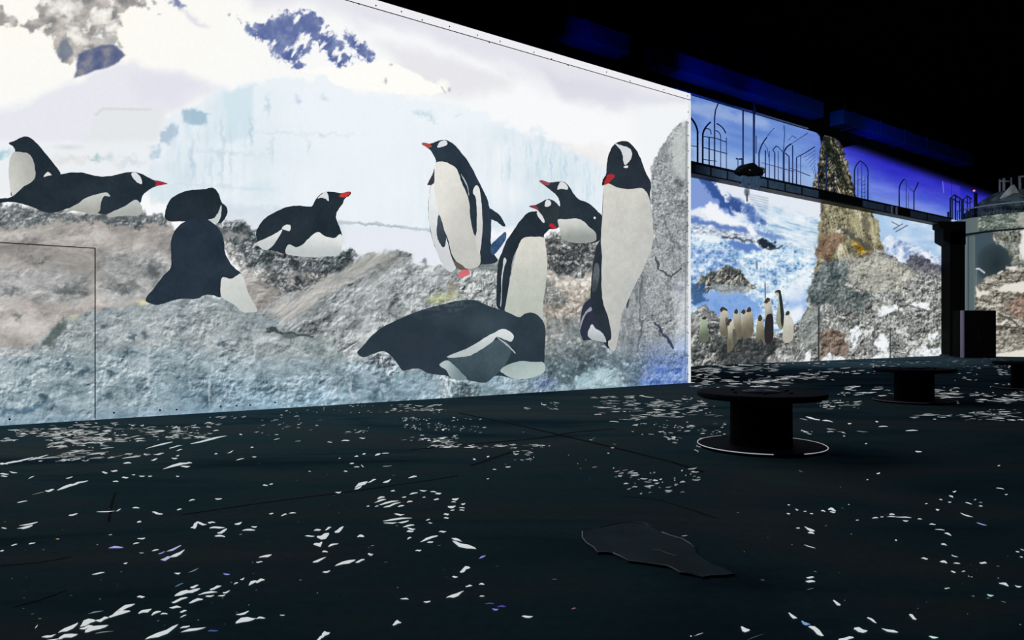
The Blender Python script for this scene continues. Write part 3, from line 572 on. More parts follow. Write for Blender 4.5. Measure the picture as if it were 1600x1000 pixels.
penguin('projected penguin sitting on a dark nest, red beak raised to the right', zB([(0, 650), (20, 610), (60, 560), (130, 520), (200, 492), (270, 485), (345, 490), (370, 450), (400, 415), (440, 398), (490, 400), (530, 408), (570, 397), (594, 402), (582, 425), (556, 440), (540, 475), (515, 510), (500, 545), (510, 590), (530, 640), (540, 690), (532, 760), (520, 792), (440, 802), (370, 810), (290, 806), (190, 790), (120, 770), (60, 762), (15, 735), (3, 690)]), [
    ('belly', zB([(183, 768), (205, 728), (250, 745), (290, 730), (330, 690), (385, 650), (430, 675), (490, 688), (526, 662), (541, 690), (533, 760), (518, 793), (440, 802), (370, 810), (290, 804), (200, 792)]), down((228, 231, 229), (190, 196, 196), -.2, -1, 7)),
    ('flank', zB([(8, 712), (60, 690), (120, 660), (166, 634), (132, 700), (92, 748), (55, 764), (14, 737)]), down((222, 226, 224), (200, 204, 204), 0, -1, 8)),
    ('feather_patch', zB([(160, 626), (190, 604), (216, 610), (211, 642), (188, 640)]), (224, 228, 228)),
    ('eye_patch', zB([(385, 440), (410, 412), (440, 399), (453, 430), (452, 458), (432, 441), (405, 436)]), PATCH),
    ('beak', zB([(520, 428), (532, 412), (560, 402), (588, 400), (576, 420), (548, 434)]), (196, 58, 56))], lay=1, seed=7)
penguin('tall projected penguin standing on the boulder, looking left', zB([(1035, 97), (1050, 92), (1090, 97), (1130, 82), (1165, 75), (1200, 80), (1240, 105), (1280, 150), (1330, 215), (1370, 290), (1410, 370), (1440, 430), (1460, 500), (1470, 560), (1470, 640), (1468, 720), (1490, 790), (1512, 828), (1470, 850), (1405, 855), (1390, 872), (1330, 882), (1300, 885), (1262, 872), (1230, 898), (1198, 893), (1168, 856), (1138, 790), (1108, 715), (1088, 640), (1078, 560), (1077, 480), (1085, 400), (1097, 350), (1116, 335), (1114, 280), (1125, 215), (1115, 180), (1090, 140), (1060, 115)]), [
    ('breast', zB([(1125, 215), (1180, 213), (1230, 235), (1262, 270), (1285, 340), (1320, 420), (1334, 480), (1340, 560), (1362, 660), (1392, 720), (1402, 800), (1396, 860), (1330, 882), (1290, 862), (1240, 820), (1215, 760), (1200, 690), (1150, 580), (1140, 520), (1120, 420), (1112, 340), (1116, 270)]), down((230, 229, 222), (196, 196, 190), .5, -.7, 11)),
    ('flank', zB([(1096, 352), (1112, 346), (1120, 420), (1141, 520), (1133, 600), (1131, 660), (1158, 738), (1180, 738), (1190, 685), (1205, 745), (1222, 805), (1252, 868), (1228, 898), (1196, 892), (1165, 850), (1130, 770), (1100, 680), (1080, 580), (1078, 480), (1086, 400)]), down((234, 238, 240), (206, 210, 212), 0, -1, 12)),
    ('flipper', zB([(1142, 542), (1165, 590), (1180, 660), (1190, 690), (1176, 740), (1150, 722), (1132, 680), (1130, 620)]), feather((66, 76, 86), 14, 4, -30)),
    ('flipper', zB([(1113, 255), (1113, 342), (1072, 356), (1086, 320), (1105, 285)]), (58, 56, 72)),
    ('flipper_edge', zB([(1355, 400), (1375, 357), (1396, 380), (1406, 440), (1413, 520), (1416, 620), (1408, 720), (1394, 785), (1372, 700), (1379, 640), (1380, 560), (1378, 480), (1371, 430)]), down((226, 228, 228), (206, 206, 204), 0, -1, 14)),
    ('flipper_line', zB([(1280, 285), (1306, 325), (1326, 370), (1332, 420), (1328, 418), (1321, 372), (1300, 330)]), (186, 192, 196)),
    ('tail', zB([(1460, 506), (1490, 518), (1530, 553), (1559, 612), (1535, 610), (1500, 582), (1466, 566)]), (40, 54, 66)),
    ('far_flipper', zB([(1466, 735), (1510, 690), (1558, 648), (1561, 690), (1530, 742), (1480, 795)]), feather((64, 92, 128), 26, 8)),
    ('leg_shadow', zB([(1205, 742), (1228, 815), (1290, 858), (1312, 885), (1285, 890), (1252, 870), (1220, 805)]), (96, 90, 80)),
    ('eye_patch', zB([(1133, 122), (1140, 100), (1152, 84), (1185, 78), (1196, 100), (1170, 116)]), (222, 226, 234)),
    ('beak', zB([(1035, 97), (1055, 92), (1090, 103), (1096, 118), (1075, 123), (1045, 109)]), (176, 84, 76)),
    ('foot', zB([(1262, 918), (1290, 886), (1332, 890), (1332, 916), (1300, 930), (1268, 938)]), (208, 112, 118))], lay=2, seed=8, base=(42, 54, 66))
penguin('projected penguin head with dark red beak peeping out beside the nest', zE([(303, 103), (320, 95), (350, 92), (385, 75), (430, 52), (470, 58), (505, 85), (527, 120), (540, 180), (530, 230), (505, 255), (460, 265), (420, 225), (400, 180), (370, 135), (340, 118)]), [
    ('eye_patch', zE([(413, 95), (428, 55), (455, 64), (457, 90), (432, 106)]), PATCH), ('beak', zE([(303, 103), (325, 95), (355, 99), (371, 122), (348, 121)]), (132, 62, 74))], lay=1, seed=9, base=(44, 54, 60))
penguin('projected penguin on a pebble nest, head raised up to the left', zC([(170, 332), (185, 327), (230, 340), (280, 336), (320, 335), (345, 350), (370, 385), (400, 430), (430, 452), (470, 465), (510, 495), (535, 520), (562, 552), (562, 620), (556, 690), (520, 716), (470, 718), (400, 718), (340, 710), (310, 692), (300, 640), (290, 575), (295, 520), (300, 470), (285, 430), (260, 405), (225, 375), (190, 350)]), [
    ('belly', zC([(287, 573), (340, 571), (400, 565), (450, 585), (480, 615), (520, 650), (526, 700), (480, 717), (400, 720), (340, 708), (310, 692), (298, 630)]), down((212, 213, 208), (150, 156, 152), 0, -1, 15)),
    ('eye_patch', zC([(282, 384), (298, 342), (320, 337), (346, 362), (346, 385), (310, 380)]), PATCH), ('beak', zC([(170, 332), (188, 326), (215, 335), (236, 345), (226, 359), (200, 353)]), (150, 76, 84)),
    ('feather_patch', zC([(510, 560), (518, 554), (524, 564), (516, 570)]), PATCH)], lay=2.2, seed=10, base=(40, 50, 58))
penguin('projected penguin standing with its head bowed to the right, pale breast', zE([(180, 290), (220, 230), (260, 180), (300, 145), (350, 137), (378, 147), (402, 178), (420, 212), (450, 226), (494, 250), (478, 264), (450, 264), (430, 282), (408, 308), (414, 340), (425, 400), (433, 480), (433, 560), (421, 640), (409, 740), (396, 840), (386, 888), (230, 888), (130, 852), (73, 812), (73, 700), (75, 600), (85, 490), (110, 430), (140, 350)]), [
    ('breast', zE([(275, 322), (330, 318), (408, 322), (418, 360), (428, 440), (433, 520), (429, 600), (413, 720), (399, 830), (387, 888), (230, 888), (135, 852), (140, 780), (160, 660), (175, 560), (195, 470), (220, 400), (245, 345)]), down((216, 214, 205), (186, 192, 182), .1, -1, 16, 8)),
    ('flipper_line', zE([(125, 470), (142, 484), (126, 540), (113, 620), (110, 720), (104, 815), (99, 790), (106, 700), (107, 600), (115, 540)]), (200, 204, 204)),
    ('breast_edge', zE([(212, 420), (200, 470), (186, 530), (176, 590), (172, 590), (180, 520), (192, 460)]), (150, 156, 162)),
    ('eye_patch', zE([(356, 150), (372, 141), (401, 175), (413, 212), (400, 216), (375, 186)]), PATCH), ('beak', zE([(443, 236), (465, 224), (496, 251), (478, 262), (458, 251)]), (190, 34, 52))], lay=5, seed=11)
penguin('small dark projected penguin crouching behind the big right-hand bird', zH([(215, 320), (170, 340), (140, 390), (128, 480), (122, 545), (138, 600), (150, 628), (185, 626), (230, 628), (290, 640), (340, 690), (330, 600), (300, 520), (250, 420)]), [
    ('belly', zH([(183, 596), (190, 550), (215, 508), (240, 540), (280, 562), (310, 602), (318, 642), (270, 634), (220, 624)]), down((206, 212, 214), (176, 184, 188), 0, -1, 17)),
    ('flipper_line', zH([(124, 550), (133, 480), (165, 418), (208, 376), (213, 405), (176, 426), (150, 472)]), (150, 154, 166))], lay=4, seed=12, base=(44, 50, 66))
penguin('largest projected penguin, right of the picture, beak tucked to its breast', [(950, 245), (955, 232), (962, 224), (972, 220.5), (982, 222), (992, 231), (1000, 245), (1005, 258), (1010, 272), (1017, 285), (1016, 306), (1018, 330), (1021, 360), (1020, 378), (1013, 402), (1004, 423), (993.5, 442), (983, 465), (976.6, 480), (970.3, 494.5), (968, 515.5), (961, 547), (952.5, 545), (946, 528), (938, 512), (930, 496), (924, 480), (922.5, 462), (924, 438), (926, 420), (931, 388), (938, 372), (940, 340), (943, 300), (946, 288), (941, 290), (942, 281), (947, 272), (948, 258)], [
    ('breast', [(944, 288), (953, 287), (965, 293), (985, 295.5), (1002, 294), (1010, 300), (1015, 312), (1018, 330), (1021, 360), (1020, 378), (1013, 402), (1004, 423), (993.5, 442), (983, 465), (976.6, 480), (970.3, 494.5), (968, 515.5), (961, 547), (953, 545), (950, 534), (955.6, 526), (949, 492), (943, 476), (940, 452), (940, 421), (940.5, 400), (939, 375), (941, 340), (943, 300)], down((212, 211, 203), (182, 184, 182), .25, -.6, 18, 9)),
    ('head_band', zC([(640, 92), (668, 104), (704, 114), (732, 126), (749, 150), (746, 185), (726, 216), (706, 232), (695, 200), (690, 165), (674, 132)]), (212, 216, 220)),
    ('eye', zC([(698, 243), (718, 234), (727, 244), (711, 251)]), (222, 226, 228)),
    ('beak', zC([(563, 357), (570, 325), (590, 300), (610, 288), (635, 290), (641, 305), (620, 327), (600, 347)]), (168, 48, 50)),
    ('beak_tip', zC([(562, 358), (567, 325), (583, 302), (590, 308), (577, 335), (575, 356)]), (36, 34, 42)),
    ('flipper_shade', zH([(236, 60), (225, 120), (216, 200), (214, 260), (240, 262), (262, 200), (270, 110), (262, 60)]), feather((78, 86, 92), 22, 6, -30))], lay=6, seed=13, base=(40, 48, 58))
def dark_mottle(p):
    feather((46, 59, 69), 6, 14)(p)
    p.blob(655, 540, 90, 60, (42, 52, 64), .8); p.blob(760, 505, 50, 30, (66, 82, 92), .6); p.blob(700, 500, 40, 18, (62, 72, 84), .5); p.blob(795, 560, 60, 40, (40, 52, 62), .6)
    i = np.nonzero(p.V < 500)[0]
    m = np.clip(sst(.55, .75, fbm(p.U[i] / 9, p.V[i] / 4, 4, 61)) * sst(505, 470, p.V[i]) * sst(760, 700, p.U[i]), 0, 1) * .5
    p.C[i] = p.C[i] * (1 - m[:, None]) + np.array([104, 114, 116.]) * m[:, None]
penguin('big dark projected penguin lying stretched in front, head at right', zG([(85, 520), (130, 470), (200, 390), (280, 330), (360, 290), (450, 250), (540, 215), (640, 185), (720, 165), (800, 145), (880, 133), (960, 138), (1020, 165), (1100, 195), (1180, 220), (1270, 262), (1310, 240), (1350, 227), (1390, 234), (1430, 264), (1460, 310), (1471, 380), (1466, 480), (1463, 580), (1466, 662), (1420, 692), (1330, 716), (1200, 704), (1100, 694), (1030, 742), (930, 732), (880, 716), (820, 724), (740, 692), (660, 684), (600, 672), (540, 642), (480, 644), (420, 655), (380, 602), (330, 542), (280, 512), (200, 532), (130, 556)]), [
    ('wing_underside', zG([(750, 560), (850, 550), (930, 540), (1010, 492), (1090, 432), (1180, 440), (1220, 500), (1180, 600), (1100, 690), (1030, 740), (930, 730), (880, 712), (820, 640)]), feather((66, 82, 90), 8, 5, -24)),
    ('wing_edge', zG([(742, 556), (820, 520), (880, 498), (960, 455), (1040, 403), (1100, 373), (1150, 347), (1200, 363), (1237, 400), (1217, 442), (1170, 427), (1110, 407), (1080, 442), (1010, 492), (920, 542), (830, 557)]), down((214, 221, 220), (182, 192, 192), 0, -1, 19)),
    ('flank', zG([(688, 612), (745, 578), (800, 618), (850, 668), (892, 712), (830, 727), (770, 702), (740, 652)]), down((178, 192, 192), (120, 138, 142), .9, -.2, 20)),
    ('belly', zG([(1138, 652), (1190, 612), (1280, 586), (1380, 590), (1457, 596), (1464, 662), (1400, 697), (1320, 717), (1220, 707), (1170, 682)]), down((158, 176, 174), (178, 194, 190), .6, -.6, 21)),
    ('flipper_line', zG([(1110, 408), (1150, 430), (1195, 465), (1247, 520), (1240, 524), (1188, 472), (1140, 436)]), (176, 186, 188))], lay=7, seed=14, pf=dark_mottle, step=3)

# trims, joints and screws of the near wall
TRIMM = projected('projected_trim', 0.01)
def trim_box(name, s0, s1, z0, z1, proud, colour, parent):
    v, f = wbox(s0, s1, z0, z1, C1 - proud, C1 + .05)
    o = put(name, v, f, TRIMM, parent); paint(o.data, np.ones((len(o.data.vertices), 3)) * np.array(colour, float)); return o
zt = on_wall(1080, 158, C1).z
DARKJ = mat('dark_joint', (18, 22, 26), 0.9)
trim_top = trim_box('trim_1', S1L, S1R, zt + .03, Z1 + .01, .03, (238, 238, 243), None); tag(trim_top, 'white batten with screws along the top of the wall', kind='structure')
put('joint', *wbox(S1L, S1R, zt + .012, zt + .03, C1 - .012, C1 + .02), DARKJ, trim_top)
trim_side = trim_box('trim_2', S1R - .09, S1R + .01, 0, zt, .03, (230, 233, 236), None); tag(trim_side, 'white riveted edge strip at the end of the wall', kind='structure')
screw = None; rnd = random.Random(3)
def dup(o, loc, parent):
    c = o.copy(); COL.objects.link(c); c.location = loc; c.parent = parent; return c
sv, sf = lathe([(0, -.008), (.012, -.008), (.018, 0), (.018, .012), (0, .012)], 10)
sv = [tuple(N[k] * z + D[k] * x if k < 2 else y for k in range(3)) for x, y, z in sv]
screw0 = put('screw', sv, sf, DARKJ, trim_top)
u = 560.0; first = True; su = []
while u < 1074: su.append(u); u += rnd.uniform(16, 60)
for u in su:
    s = wall_s(u, C1); p = wall_pt(s, Z1 - .15 + rnd.uniform(-.07, .08), C1 - .035)
    if first: screw0.location = p; first = False
    else: dup(screw0, p, trim_top)
for v in (175, 192, 212, 236, 262, 286, 300, 330, 352, 385, 410, 446, 480, 520, 556, 585):
    p = on_wall(1075.4, v, C1 - .035); dup(screw0, p, trim_side)
for (u, v) in ((178, 645), (345, 635), (370, 634), (391, 633), (250, 641), (15, 655), (430, 629), (276, 640)):
    dup(screw0, on_wall(u, v, C1 - .012), wall1)
# outline of the flush door in the wall
a = wall_s(148.5, C1); zd = on_wall(148.5, 388, C1).z
door = put('door_1', *wbox(S1L, a, 0.02, zd, C1 + .01, C1 + .05), mat('white_wall_paint', (200, 200, 200), 0.9))
tag(door, 'flush door panel cut into the projected wall at left', kind='structure')
put('door_gap', *wbox(a - .008, a + .008, 0.02, zd, C1 - .016, C1 + .02), DARKJ, door)
put('door_gap', *wbox(S1L, a + .008, zd - .008, zd + .008, C1 - .016, C1 + .02), DARKJ, door)

# ------------------------------------------------------------------ picture on the far wall
CLIFF = [(0, (40, 38, 34)), (.3, (92, 88, 72)), (.55, (140, 134, 108)), (.8, (184, 178, 150)), (1, (222, 218, 196))]
SCREE = [(0, (44, 46, 48)), (.3, (92, 94, 94)), (.55, (136, 138, 136)), (.8, (180, 182, 178)), (1, (224, 225, 220))]
def paint_far(p):
    U, V = p.U, p.V
    top = 148 + .2976 * (U - 1080)
    t = sst(0, 110, V - top)
    r = sst(1230, 1420, U)
    c0 = np.array([104, 138, 208.]) * (1 - r[:, None]) + np.array([74, 76, 208.]) * r[:, None]
    c1 = np.array([134, 168, 222.]) * (1 - r[:, None]) + np.array([104, 132, 224.]) * r[:, None]
    p.C = c0 * (1 - t[:, None]) + c1 * t[:, None]
    p.C += (16 * (fbm(U / 40, V / 14 - U / 60, 4, 101) - .5) * 2)[:, None] * np.array([1, .9, .5])
    p.poly([(1080, 160), (1120, 166), (1180, 184), (1200, 190), (1200, 200), (1150, 192), (1080, 176)], (168, 186, 220), 6, 4, 14, alpha=.6)
    # the sky runs out into the dark at upper right, blue stage-light wash painted in
    fade = sst(1275, 1310, U) * (1 - sst(-3, 17, V - (203 + .36 * (U - 1280))))
    p.C = p.C * (1 - fade[:, None])
    k = sst(1275, 1300, U) * sst(52, 12, V - (203 + .36 * (U - 1280))); p.C = p.C * (1 - .65 * k[:, None]) + np.array([26, 22, 176.]) * (1 - fade[:, None]) * .65 * k[:, None]
    p.poly([(1080, 225), (1200, 255), (1270, 270), (1272, 300), (1180, 285), (1080, 262)], (172, 192, 224), 8, 4, 14, alpha=.55)
    p.poly([(1360, 300), (1440, 318), (1484, 330), (1484, 350), (1360, 325)], (138, 160, 222), 8, alpha=.5)
    p.line([(1473, 284), (1474.5, 301)], (140, 150, 232), 1.0, .55); p.poly([(1474, 284), (1500, 291), (1500, 305), (1476, 302)], (62, 58, 206), 1.5, alpha=.6)
    # snowfield and icefall under the walkway
    p.poly([(1060, 262), (1283, 302), (1283, 600), (1060, 600)], (226, 232, 242), 2)
    p.poly([(1283, 300), (1500, 345), (1500, 430), (1283, 430)], (172, 202, 232), 2)
    p.poly([(1370, 325), (1484, 350), (1484, 400), (1400, 375)], lambda u, v: ramp(fbm(u / 30, v / 14, 4, 103), [(0, (150, 184, 222)), (.6, (182, 208, 234)), (1, (208, 224, 240))]), 6)
    icef = lambda u, v: ramp(np.clip(.55 + 1.1 * (fbm(u / 13, v / 8, 6, 111, .7) - .5) + .9 * (ridged(u / 6, v / 4, 4, 112) - .6) + .25 * (vn(u / 1.6, v / 1.4, 114) - .5), 0, 1), [(0, (84, 122, 176)), (.3, (150, 186, 218)), (.6, (200, 222, 238)), (1, (246, 250, 252))])
    p.poly([(1060, 345), (1120, 340), (1200, 350), (1250, 340), (1283, 350), (1283, 520), (1060, 520)], icef, 6, 6, 12)
    p.poly([(1178, 316), (1230, 330), (1283, 350), (1283, 400), (1220, 380), (1190, 350)], lambda u, v: ramp(fbm(u / 22, v / 5 - u / 20, 5, 113, .6), [(0, (142, 178, 208)), (.45, (206, 224, 238)), (1, (244, 247, 250))]), 8, 5, 10, alpha=.9)
    p.poly([(1060, 275), (1096, 274), (1112, 296), (1140, 322), (1150, 338), (1120, 330), (1098, 322), (1060, 330)], (128, 154, 214), 3, 3, 12)
    p.poly([(1092, 280), (1116, 283), (1126, 300), (1140, 320), (1148, 336), (1128, 324), (1112, 306), (1100, 292)], (54, 86, 152), 2, 4, 8)
    p.poly([(1136, 304), (1152, 310), (1170, 318), (1182, 332), (1200, 350), (1180, 350), (1160, 338), (1146, 326)], lambda u, v: ramp(fbm(u / 8, v / 8, 4, 115), [(0, (66, 96, 160)), (.5, (112, 142, 196)), (1, (196, 212, 234))]), 3, 4, 8)
    p.poly([(1138, 310), (1156, 314), (1160, 330), (1150, 332), (1140, 322)], (50, 76, 138), 2, 4, 6, alpha=.9)
    p.poly([(1100, 320), (1110, 314), (1130, 330), (1155, 346), (1180, 356), (1200, 372), (1160, 366), (1120, 350), (1098, 332)], (240, 243, 248), 3, 3, 8)
    p.poly([(1078, 338), (1100, 342), (1140, 352), (1168, 356), (1172, 366), (1140, 362), (1100, 352), (1078, 350)], (88, 118, 186), 3, 3, 8, alpha=.9)
    p.poly([(1180, 358), (1206, 364), (1230, 376), (1210, 376), (1186, 368)], (108, 140, 196), 3, 3, 8, alpha=.9)
    p.poly([(1078, 352), (1130, 358), (1180, 370), (1180, 378), (1120, 370), (1078, 362)], lambda u, v: ramp(fbm(u / 5, v / 3, 4, 117), [(0, (92, 104, 122)), (.5, (190, 202, 218)), (1, (244, 246, 248))]), 3, 3, 8)
    p.poly([(1096, 370), (1118, 368), (1128, 374), (1124, 380), (1104, 378)], (232, 240, 248), 2, 2, 8)
    p.poly([(1136, 378), (1150, 376), (1176, 380), (1192, 390), (1160, 392), (1142, 388)], (96, 130, 194), 2, 3, 8)
    p.line([(1128, 369), (1150, 372), (1178, 377)], (64, 70, 84), 3, .8, 3); p.poly([(1182, 376), (1196, 374), (1210, 380), (1211, 386), (1200, 390), (1188, 386)], (36, 46, 58), 1.5, 3, 6); p.line([(1200, 389), (1216, 388), (1222, 384)], (60, 72, 88), 2, .8)
    p.poly([(1070, 385), (1150, 390), (1160, 420), (1120, 440), (1090, 470), (1070, 470)], lambda u, v: ramp(np.clip(fbm(u / 9, v / 7, 5, 118, .7) + .7 * (ridged(u / 5, v / 3.5, 3, 119) - .6), 0, 1), [(0, (56, 92, 158)), (.5, (132, 170, 216)), (1, (236, 243, 250))]), 8, 6, 9, alpha=.85)
    p.poly([(1090, 456), (1150, 450), (1190, 470), (1184, 500), (1120, 500), (1084, 476)], (112, 154, 218), 6, 6, 9, alpha=.8)
    p.poly([(1240, 450), (1262, 460), (1262, 490), (1236, 500), (1228, 470)], (150, 182, 232), 8, alpha=.8); p.poly([(1232, 485), (1252, 478), (1258, 492), (1236, 505)], (240, 244, 248), 6, alpha=.9)
    p.poly([(1230, 440), (1256, 420), (1266, 440), (1252, 470), (1232, 470)], (236, 243, 248), 8, alpha=.7)
    dk = rock([(0, (26, 32, 36)), (.4, (70, 74, 74)), (.7, (112, 112, 106)), (1, (196, 194, 184))], 12, 121, 0, 1, 1, 4, .4)
    p.poly([(1084, 440), (1110, 425), (1135, 416), (1152, 420), (1172, 438), (1184, 450), (1150, 458), (1110, 454), (1084, 462)], dk, 2, 4, 8)
    p.poly([(1112, 440), (1140, 446), (1168, 450), (1166, 460), (1130, 460), (1110, 450)], (176, 186, 194), 3, 4, 8, alpha=.6); p.poly([(1076, 440), (1100, 444), (1104, 470), (1078, 476)], (48, 84, 130), 3, 5, 7, alpha=.8)
    p.line([(1195.5, 443), (1196, 468)], (84, 104, 130), 1.5, .8); p.line([(1182, 410), (1183, 420)], (90, 110, 140), 2, .8)
    for k in range(5): p.line([(1168 + k * 2, 303 + 4 * k), (1200, 310 + 4 * k)], (150, 168, 190), 1, .6)
    p.blob(1167, 300, 5, 8, (70, 78, 84), .95, p=.4); p.line([(1167, 303), (1167.5, 314)], (60, 66, 70), 1.6)
    # ground under the small penguins
    gnd = rock([(0, (26, 30, 32)), (.35, (62, 66, 66)), (.65, (104, 108, 106)), (.9, (158, 160, 156)), (1, (204, 206, 200))], 14, 123, .4, 1, 1, 4, .3, .2)
    p.poly([(1060, 500), (1076, 492), (1090, 480), (1104, 478), (1118, 488), (1130, 500), (1180, 520), (1230, 520), (1250, 500), (1262, 478), (1290, 470), (1300, 600), (1060, 600)], gnd, 2, 4, 8)
    p.poly([(1076, 492), (1092, 480), (1104, 478), (1112, 490), (1100, 520), (1080, 522)], rock(SCREE, 14, 125, .5, 1, 1, 3, .2), 2, 3, 8)
    p.poly([(1120, 530), (1200, 525), (1220, 540), (1200, 575), (1120, 575)], (34, 38, 40), 8, 6, 9, alpha=.6)
    p.poly([(1200, 560), (1230, 535), (1260, 530), (1276, 545), (1270, 572), (1200, 572)], rock(SCREE, 14, 127, .5, 1, 1, 3, .2), 3, 4, 8)
    # cliff above the walkway
    up = rock([(0, (10, 14, 10)), (.4, (34, 38, 32)), (.65, (76, 76, 64)), (.85, (136, 128, 110)), (1, (196, 180, 156))], 12, 131, 1.1, 2.2, .6, 4, .5, .3)
    p.poly([(1283, 214), (1290, 208), (1302, 214), (1312, 222), (1318, 234), (1323, 250), (1328, 268), (1334, 288), (1337, 312), (1272, 300), (1270, 288), (1277, 268), (1281, 240)], up, 1.5, 2, 6)
    p.poly([(1284, 214), (1294, 212), (1304, 230), (1316, 256), (1326, 290), (1318, 285), (1304, 262), (1288, 240)], (16, 24, 18), 4, 3, 6, alpha=.75)
    p.poly([(1250, 180), (1262, 199), (1274, 205), (1281, 213), (1283.5, 226), (1286, 214), (1291, 209), (1302, 213), (1312, 221), (1317, 231), (1345, 224), (1345, 170), (1250, 170)], (1, 1, 2), 1.2)
    p.poly([(1287, 205), (1295, 206), (1296, 211), (1289, 212)], (70, 64, 190), 1)
    # cliff below
    p.poly([(1283, 306), (1320, 314), (1366, 334), (1373, 352), (1378, 375), (1384, 392), (1398, 408), (1400, 440), (1484, 470), (1490, 600), (1264, 600), (1262, 470), (1270, 440), (1276, 410), (1277, 388), (1281, 350)], rock(CLIFF, 24, 133, 1.2, 1.8, .7, 3.6, .3, .25), 1.5, 3, 7)
    p.poly([(1277, 372), (1300, 362), (1322, 372), (1300, 402), (1292, 412), (1276, 402)], rock([(0, (52, 38, 32)), (.5, (108, 82, 66)), (1, (168, 138, 116))], 12, 135), 3, 5, 8, alpha=.7)
    p.poly([(1330, 374), (1342, 380), (1362, 394), (1366, 402), (1352, 406), (1338, 394)], rock([(0, (84, 60, 16)), (.5, (156, 118, 40)), (1, (206, 176, 84))], 9, 137), 2.5, 3, 7)
    p.poly([(1312, 352), (1326, 358), (1348, 376), (1364, 392), (1358, 392), (1338, 378), (1316, 362)], (70, 72, 68), 2.5, 3, 7, alpha=.85); p.poly([(1345, 330), (1356, 332), (1360, 362), (1362, 380), (1352, 372), (1346, 350)], (84, 82, 70), 3, 4, 7, alpha=.6)
    p.poly([(1358, 338), (1368, 342), (1374, 364), (1368, 380), (1360, 366)], (184, 178, 140), 4, 3, 7, alpha=.6); p.poly([(1330, 340), (1342, 338), (1344, 362), (1336, 364)], (176, 170, 130), 4, 3, 7, alpha=.6)
    # grey lower cliff, scree and snow patches
    p.poly([(1330, 405), (1370, 395), (1400, 400), (1484, 440), (1490, 600), (1264, 600), (1262, 470), (1275, 420), (1310, 408)], rock(SCREE, 18, 139, .8, 1.2, .8, 4, .55, .2), 6, 6, 9)
    p.poly([(1262, 470), (1272, 425), (1296, 408), (1326, 414), (1332, 436), (1300, 440), (1290, 470), (1280, 480)], rock([(0, (20, 30, 34)), (.5, (66, 80, 84)), (1, (146, 154, 152))], 14, 141), 4, 5, 8, alpha=.9)
    p.poly([(1292, 430), (1340, 456), (1360, 462), (1350, 492), (1320, 480), (1296, 474), (1278, 462)], rock([(0, (30, 40, 42)), (.5, (78, 90, 90)), (1, (160, 168, 164))], 14, 143), 4, 5, 8, alpha=.85)
    p.poly([(1330, 400), (1380, 400), (1440, 430), (1400, 455), (1350, 455), (1326, 440)], rock([(0, (80, 80, 74)), (.4, (150, 150, 140)), (1, (216, 214, 200))], 14, 145, .6, 1, 1, 4, .5), 6, 6, 8, alpha=.8)
    p.poly([(1250, 500), (1262, 482), (1276, 478), (1284, 490), (1280, 545), (1262, 540), (1250, 520)], rock([(0, (70, 76, 76)), (.5, (126, 132, 130)), (1, (176, 180, 176))], 14, 147), 2, 3, 8)
    p.poly([(1282, 520), (1300, 514), (1322, 520), (1324, 555), (1282, 560)], rock([(0, (44, 36, 32)), (.5, (104, 90, 80)), (1, (164, 150, 138))], 10, 149), 2, 3, 7)
    # snow range behind, dark ridge
    snowy = lambda u, v: ramp(fbm(u / 7, v / 6, 5, 151), [(0, (112, 140, 190)), (.5, (206, 218, 236)), (1, (246, 248, 252))])
    p.poly([(1378, 378), (1392, 368), (1404, 376), (1430, 386), (1462, 398), (1490, 410), (1490, 426), (1450, 412), (1424, 400), (1414, 412), (1404, 408), (1392, 396)], snowy, 1.5, 3, 7)
    p.poly([(1414, 408), (1428, 394), (1450, 406), (1478, 420), (1490, 428), (1490, 450), (1450, 430), (1430, 424)], rock([(0, (48, 50, 62)), (.5, (84, 86, 98)), (1, (130, 132, 140))], 8, 153), 2, 3, 7)
    p.poly([(1430, 420), (1484, 430), (1490, 560), (1440, 560), (1420, 480)], rock(SCREE, 8, 155, .6, 1, 1, 4, .7, .1), 8, 6, 8, alpha=.7)
    SN = (232, 236, 238)
    for q in ([(1370, 490), (1380, 478), (1386, 480), (1402, 476), (1410, 484), (1394, 488), (1376, 494)], [(1418, 478), (1426, 474), (1450, 472), (1456, 486), (1446, 484), (1428, 484)], [(1328, 516), (1338, 510), (1344, 514), (1348, 520), (1340, 532), (1334, 546), (1330, 535)], [(1366, 536), (1376, 520), (1390, 530), (1388, 550), (1372, 548)], [(1418, 556), (1432, 548), (1442, 538), (1450, 544), (1466, 542), (1474, 555), (1440, 558)], [(1282, 562), (1296, 552), (1304, 556), (1322, 558), (1320, 566), (1282, 568)], [(1238, 566), (1256, 562), (1262, 548), (1270, 548), (1264, 566), (1276, 568), (1240, 572)], [(1452, 522), (1462, 517), (1468, 522), (1460, 530), (1456, 540), (1452, 532)], [(1356, 562), (1376, 552), (1390, 550), (1390, 560), (1360, 566)]):
        p.poly(q, lambda u, v: ramp(fbm(u / 5, v / 4, 4, 157), [(0, (150, 158, 164)), (.4, SN), (1, (248, 250, 250))]), 1.5, 2.5, 6)
    p.line([(1392, 490), (1420, 476), (1452, 486), (1448, 498), (1436, 496)], (60, 58, 54), 2, .6, 3)
    p.line([(1279.5, 480), (1279, 566)], (34, 36, 38), 1.6, .75); p.line([(1391, 512), (1391, 560)], (40, 44, 46), 1.2, .7)
    for (a, b) in (((1394, 347), (1404, 352)), ((1396, 358), (1410, 350)), ((1400, 362), (1418, 352))): p.line([a, b], (70, 84, 106), 1, .7)

